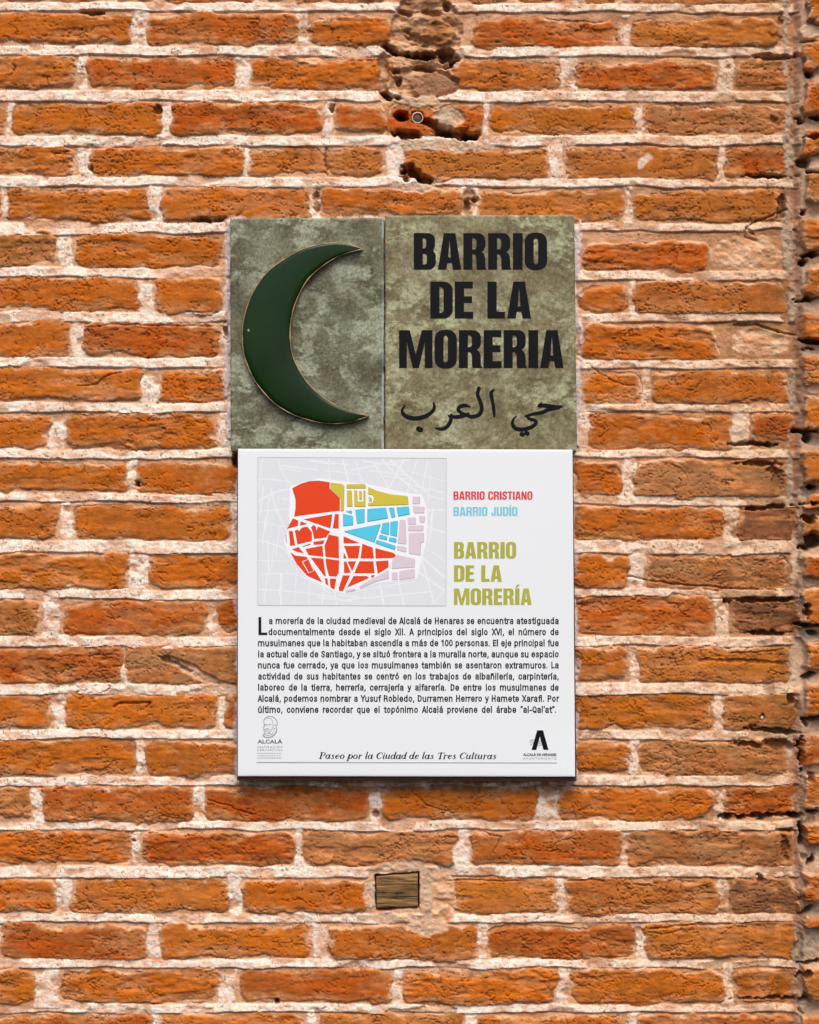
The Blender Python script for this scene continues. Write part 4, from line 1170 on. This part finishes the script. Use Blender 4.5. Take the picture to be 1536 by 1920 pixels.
def sans_line(name, text, x0, x1, ybase, xh, weight, d, mat, parent, wx=1.215):
    words, widths = text.split(' '), []
    for w in words:
        widths.append(sum(SANS[c][1] for c in w) - .14)
    gap = ((x1 - x0) / xh / wx - sum(widths)) / (len(words) - 1)
    st_, x = [], 0.0
    for w, wd in zip(words, widths):
        q = x
        for c in w:
            for s_ in SANS[c][0]:
                if len(s_) == 2:
                    (xa, ya), (xb, yb) = s_
                    s_ = [(xa, ya), ((xa + xb) / 2, (ya + yb) / 2), (xb, yb)]
                st_.append([(x0 + (q + px) * xh * wx, ybase - py * xh, weight) for px, py in s_])
            q += SANS[c][1]
        x += wd + gap
    return strokes_mesh(name, st_, d, mat, parent, smooth=3), gap


for i, t_ in enumerate(LINES):
    o_, g_ = sans_line('text_line', t_, (504.3, 503.6)[i] if i < 2 else 484, 1047.5 if i < 8 else 1043, 1169.6 + 20.8 * i, 8.7, 2.05, PD, M_TXT, board)
curve_mesh('drop_cap', [[(484.8, 1157), (490.2, 1157), (490.2, 1186), (501.5, 1186), (501.5, 1190.6), (484.8, 1190.6)]], PD, .0004, M_TXT, board)
strokes_mesh('rule_line', [[(482, 1429.6, 1.3), (1044, 1430.6, 1.3)]], PD, M_TXTG, board, smooth=1)


# slanted bold script line, drawn with a broad nib
def ring(cx, cy, rx, ry, tk=.17, th=.05):
    return [(cx + rx * math.cos(a), cy + ry * math.sin(a), th + (tk - th) * abs(math.cos(a)) ** 1.3) for a in np.linspace(.4, .4 + 2 * math.pi, 15)]


T = .17
NIB = {'a': ([ring(.22, .32, .18, .31), [(.43, .62, T), (.42, .12, T), (.50, .02, .07), (.58, .12, .04)]], .56), 'd': ([ring(.22, .32, .18, .31), [(.44, 1.04, T), (.42, .12, T), (.50, .02, .07), (.58, .12, .04)]], .56),
       'o': ([ring(.25, .32, .20, .31)], .54), 'e': ([[(.08, .34, .05), (.36, .40, .06), (.42, .54, .09), (.28, .64, .05), (.1, .46, T), (.1, .2, T), (.26, .01, .07), (.46, .16, .04)]], .50),
       's': ([[(.36, .52, .05), (.24, .64, .07), (.12, .52, .12), (.22, .36, T), (.34, .18, .13), (.20, .01, .07), (.03, .12, .06)]], .44), 'r': ([[(.12, .62, T), (.12, .0, T)], [(.16, .42, .04), (.30, .62, .06), (.38, .56, .12)]], .44),
       'p': ([[(.12, .66, T), (.10, -.32, T)], ring(.34, .32, .18, .31), [(.0, -.33, .05), (.24, -.33, .05)]], .58), 'l': ([[(.12, 1.04, T), (.10, .12, T), (.18, .02, .07), (.26, .12, .04)]], .27),
       'i': ([[(.12, .62, T), (.10, .12, T), (.18, .02, .07), (.26, .12, .04)], [(.12, .88, .14), (.13, .88, .14)]], .27), 'u': ([[(.10, .62, T), (.09, .14, T), (.2, .02, .07), (.36, .2, .05)], [(.42, .62, T), (.41, .12, T), (.49, .02, .07), (.56, .12, .04)]], .58),
       't': ([[(.16, .86, .08), (.13, .14, T), (.22, .02, .07), (.32, .14, .04)], [(.0, .63, .06), (.30, .63, .06)]], .34), 'P': ([[(.17, .98, .19), (.17, .02, .19)], [(.02, .02, .06), (.34, .02, .06)], [(.02, .97, .06), (.45, .97, .06), (.60, .74, T), (.45, .5, .06), (.2, .5, .06)]], .68),
       'C': ([[(.66, .70, .06), (.58, .94, .06), (.38, .99, .07), (.13, .70, .19), (.13, .3, .19), (.36, .01, .07), (.64, .24, .05)], [(.66, .98, .05), (.66, .70, .06)]], .72), 'T': ([[(.36, .97, .19), (.36, .02, .19)], [(.2, .02, .06), (.52, .02, .06)], [(.04, .96, .07), (.70, .96, .07)], [(.04, .97, .06), (.03, .74, .05)], [(.70, .97, .06), (.70, .74, .05)]], .68)}
st, x = [], 0
for ch in 'Paseo por la Ciudad de las Tres Culturas':
    g, w = NIB.get(ch, ([], .26))
    st += [[(px + x, py, pw) for px, py, pw in s] for s in g]
    x += w + .05
k = (932 - 599) / x
st = [[(599 + px * k + py * 11.6 * .27 - 1, 1422.4 + (px * k) * .002 - py * 11.6, pw * 13.5) for px, py, pw in s] for s in st]
strokes_mesh('motto_line', st, PD, M_TXT, board, smooth=3)

# left emblem: line portrait over small capitals
e_ = lambda pts, w: [(470 + x / 17.07, 1335 + y / 17.07, w) for x, y in pts]
M_EMB = plain('printed_engraving_grey', lin(160, 164, 168), .4)
head = [e_([(440, 420), (425, 300), (450, 210), (520, 160), (620, 135), (720, 160), (800, 220), (845, 300), (850, 400), (825, 430)], 1.5), e_([(480, 230), (560, 190), (640, 200), (690, 260), (705, 340), (690, 410)], .8), e_([(720, 520), (715, 440), (770, 410), (830, 430), (820, 500), (745, 525)], 1.1),
        e_([(700, 540), (640, 600), (600, 660), (600, 690)], 1.1), e_([(840, 540), (820, 640), (760, 720), (680, 785), (560, 815), (450, 790), (405, 745), (440, 700)], 2.2), e_([(445, 400), (530, 412)], 1.5), e_([(560, 405), (650, 405)], 1.3), e_([(440, 440), (422, 545), (490, 560)], 1.1),
        e_([(430, 570), (520, 535), (600, 560)], 1.4), e_([(425, 430), (418, 560), (445, 640), (450, 700)], .9), e_([(450, 620), (530, 600), (580, 640)], .9), e_([(440, 720), (560, 750), (700, 715)], .9), e_([(470, 660), (550, 690), (640, 670)], .8), e_([(760, 560), (730, 650), (660, 710)], .8)]
emb = strokes_mesh('portrait_emblem', head, PD, M_EMB, board)
font_line('emblem_lettering', 'ALCALÁ', 483, 529.5, 1393.6, 9.6, PD, plain('printed_mid_grey', lin(92, 96, 100), .4), board, .02, None)
font_line('emblem_lettering', 'INSPIRACIÓN', 482.5, 530, 1402.4, 5.2, PD, M_TXTG, board, .0, None, char=1.4)
font_line('emblem_lettering', 'CERVANTINA', 482.5, 530, 1407.8, 5.2, PD, M_TXTG, board, .0, None, char=1.4)
g3 = np.random.default_rng(3)
mic = []
for yy in (1412.3, 1417.0, 1421.2):
    xx = 483.0
    while xx < 527:
        l = g3.uniform(1.4, 4.0)
        mic.append([(xx, yy, 1.5), (min(xx + l, 529.5), yy, 1.5)])
        xx += l + g3.uniform(1.6, 2.4)
strokes_mesh('tiny_print', mic, PD, M_TXTL, board, smooth=1)
# right emblem: open A with three waves over two small lines
a_ = lambda pts: [(970 + x / 12.8, 1355 + y / 12.8) for x, y in pts]
curve_mesh('letter_emblem', [a_([(345, 652), (458, 652), (543, 335), (632, 652), (750, 652), (620, 183), (478, 183)])], PD, .0004, M_INK, board)
wv = []
for k in range(3):
    wv.append([(*p, .8) for p in a_([(300 + 10 * k, 440 + 48 * k), (350, 415 + 48 * k), (420, 420 + 48 * k), (480, 440 + 48 * k), (540, 448 + 48 * k), (590, 430 + 48 * k)])])
strokes_mesh('wave_emblem', wv, PD - .0001, M_INK, board)
font_line('emblem_lettering', 'ALCALÁ DE HENARES', 981, 1043.5, 1417.2, 6.6, PD, plain('printed_charcoal', lin(70, 74, 78), .4), board, .03, None)
font_line('emblem_lettering', 'AYUNTAMIENTO', 981, 1043.5, 1424, 5.4, PD, M_TXTG, board, .0, None, char=1.5)

# ------------------------------------------------------------------ timber plug, pipe end, nail
m, nt, b_, N, L = new_mat('weathered_timber')
tc = N('ShaderNodeTexCoord')
mpn = N('ShaderNodeMapping')
mpn.inputs['Scale'].default_value = (8, 10, 120)
mpn.inputs['Rotation'].default_value = (0, math.radians(6), 0)
L(tc.outputs['Object'], mpn.inputs['Vector'])
nz = N('ShaderNodeTexNoise')
nz.inputs['Scale'].default_value = 1.6
nz.inputs['Detail'].default_value = 8
nz.inputs['Roughness'].default_value = .65
nz.inputs['Distortion'].default_value = .7
L(mpn.outputs[0], nz.inputs['Vector'])
rp = N('ShaderNodeValToRGB')
rp.color_ramp.elements.new(.4)
rp.color_ramp.elements.new(.6)
for e2, (p, c) in zip(rp.color_ramp.elements, [(.37, lin(42, 27, 13)), (.46, lin(104, 72, 36)), (.54, lin(144, 106, 58)), (.66, lin(178, 142, 92))]):
    e2.position = p
    e2.color = (*c, 1)
L(nz.outputs[0], rp.inputs[0])
L(rp.outputs[0], b_.inputs['Base Color'])
b_.inputs['Roughness'].default_value = .85
bp = N('ShaderNodeBump')
bp.inputs['Strength'].default_value = .9
bp.inputs['Distance'].default_value = .004
L(nz.outputs[0], bp.inputs['Height'])
L(bp.outputs[0], b_.inputs['Normal'])
plug = empty('timber_plug', 'small weathered wooden block let into the wall below the board', 'wood block', at(746, 1708, 0))
slab('block', [(705.5, 1643.5), (783.5, 1637), (784, 1699), (706.5, 1702.5)], -.044, .0005, m, plug, 24, 24, .5, .002, 12)
M_DARK = plain('hole_dark', lin(36, 30, 28), .7)


def disc(name, px, py, r, d0, d1, mat, parent, inner=0.0, dish=0.0):
    V, Fc, n = [], [], 20
    prof = [(r, d0), (r, d1 - r * .00008), (r * .92, d1), (max(inner, .01) * 1.0, d1 - dish), (max(inner, .01), d0)] if inner else [(r, d0), (r, d1 - r * .00015), (r * .8, d1), (r * .05, d1 + r * .00006)]
    for rad, d in prof:
        for k in range(n):
            t = 2 * math.pi * k / n
            x, _, z_ = at(px, py, d)
            V.append((x + rad / 1000 * math.cos(t), -d, z_ + rad / 1000 * math.sin(t)))
    for i in range(len(prof) - 1):
        for k in range(n):
            Fc.append((i * n + k, i * n + (k + 1) % n, (i + 1) * n + (k + 1) % n, (i + 1) * n + k))
    Fc.append(tuple((len(prof) - 1) * n + k for k in range(n)))
    return mesh_obj(name, V, Fc, mat, parent, True)


disc('nail_hole', 745.5, 1675, 3.6, -.004, .0006, M_DARK, plug)  # flat disc; its dark colour stands in for the shade in the hole
pipe = empty('pipe_end', 'cut metal pipe end with pale rim in the broken brick hole', 'pipe', at(783, 232, -.02))
disc('pipe_rim', 783, 221, 11.5, -.06, -.001, plain('scuffed_metal', lin(190, 150, 120), .5, .5, .2, .3, 200), pipe, 8.6)
disc('pipe_bore', 781.5, 221, 9.0, -.05, -.003, plain('bore_grey', lin(84, 66, 56), .7), pipe)
nail = empty('nail', 'small grey nail head in the dark brick near the right end', 'nail', at(1428, 1352, 0))
disc('nail_head', 1429, 1346, 3.6, -.03, .001, plain('zinc', lin(190, 186, 180), .5, .5, .4), nail)
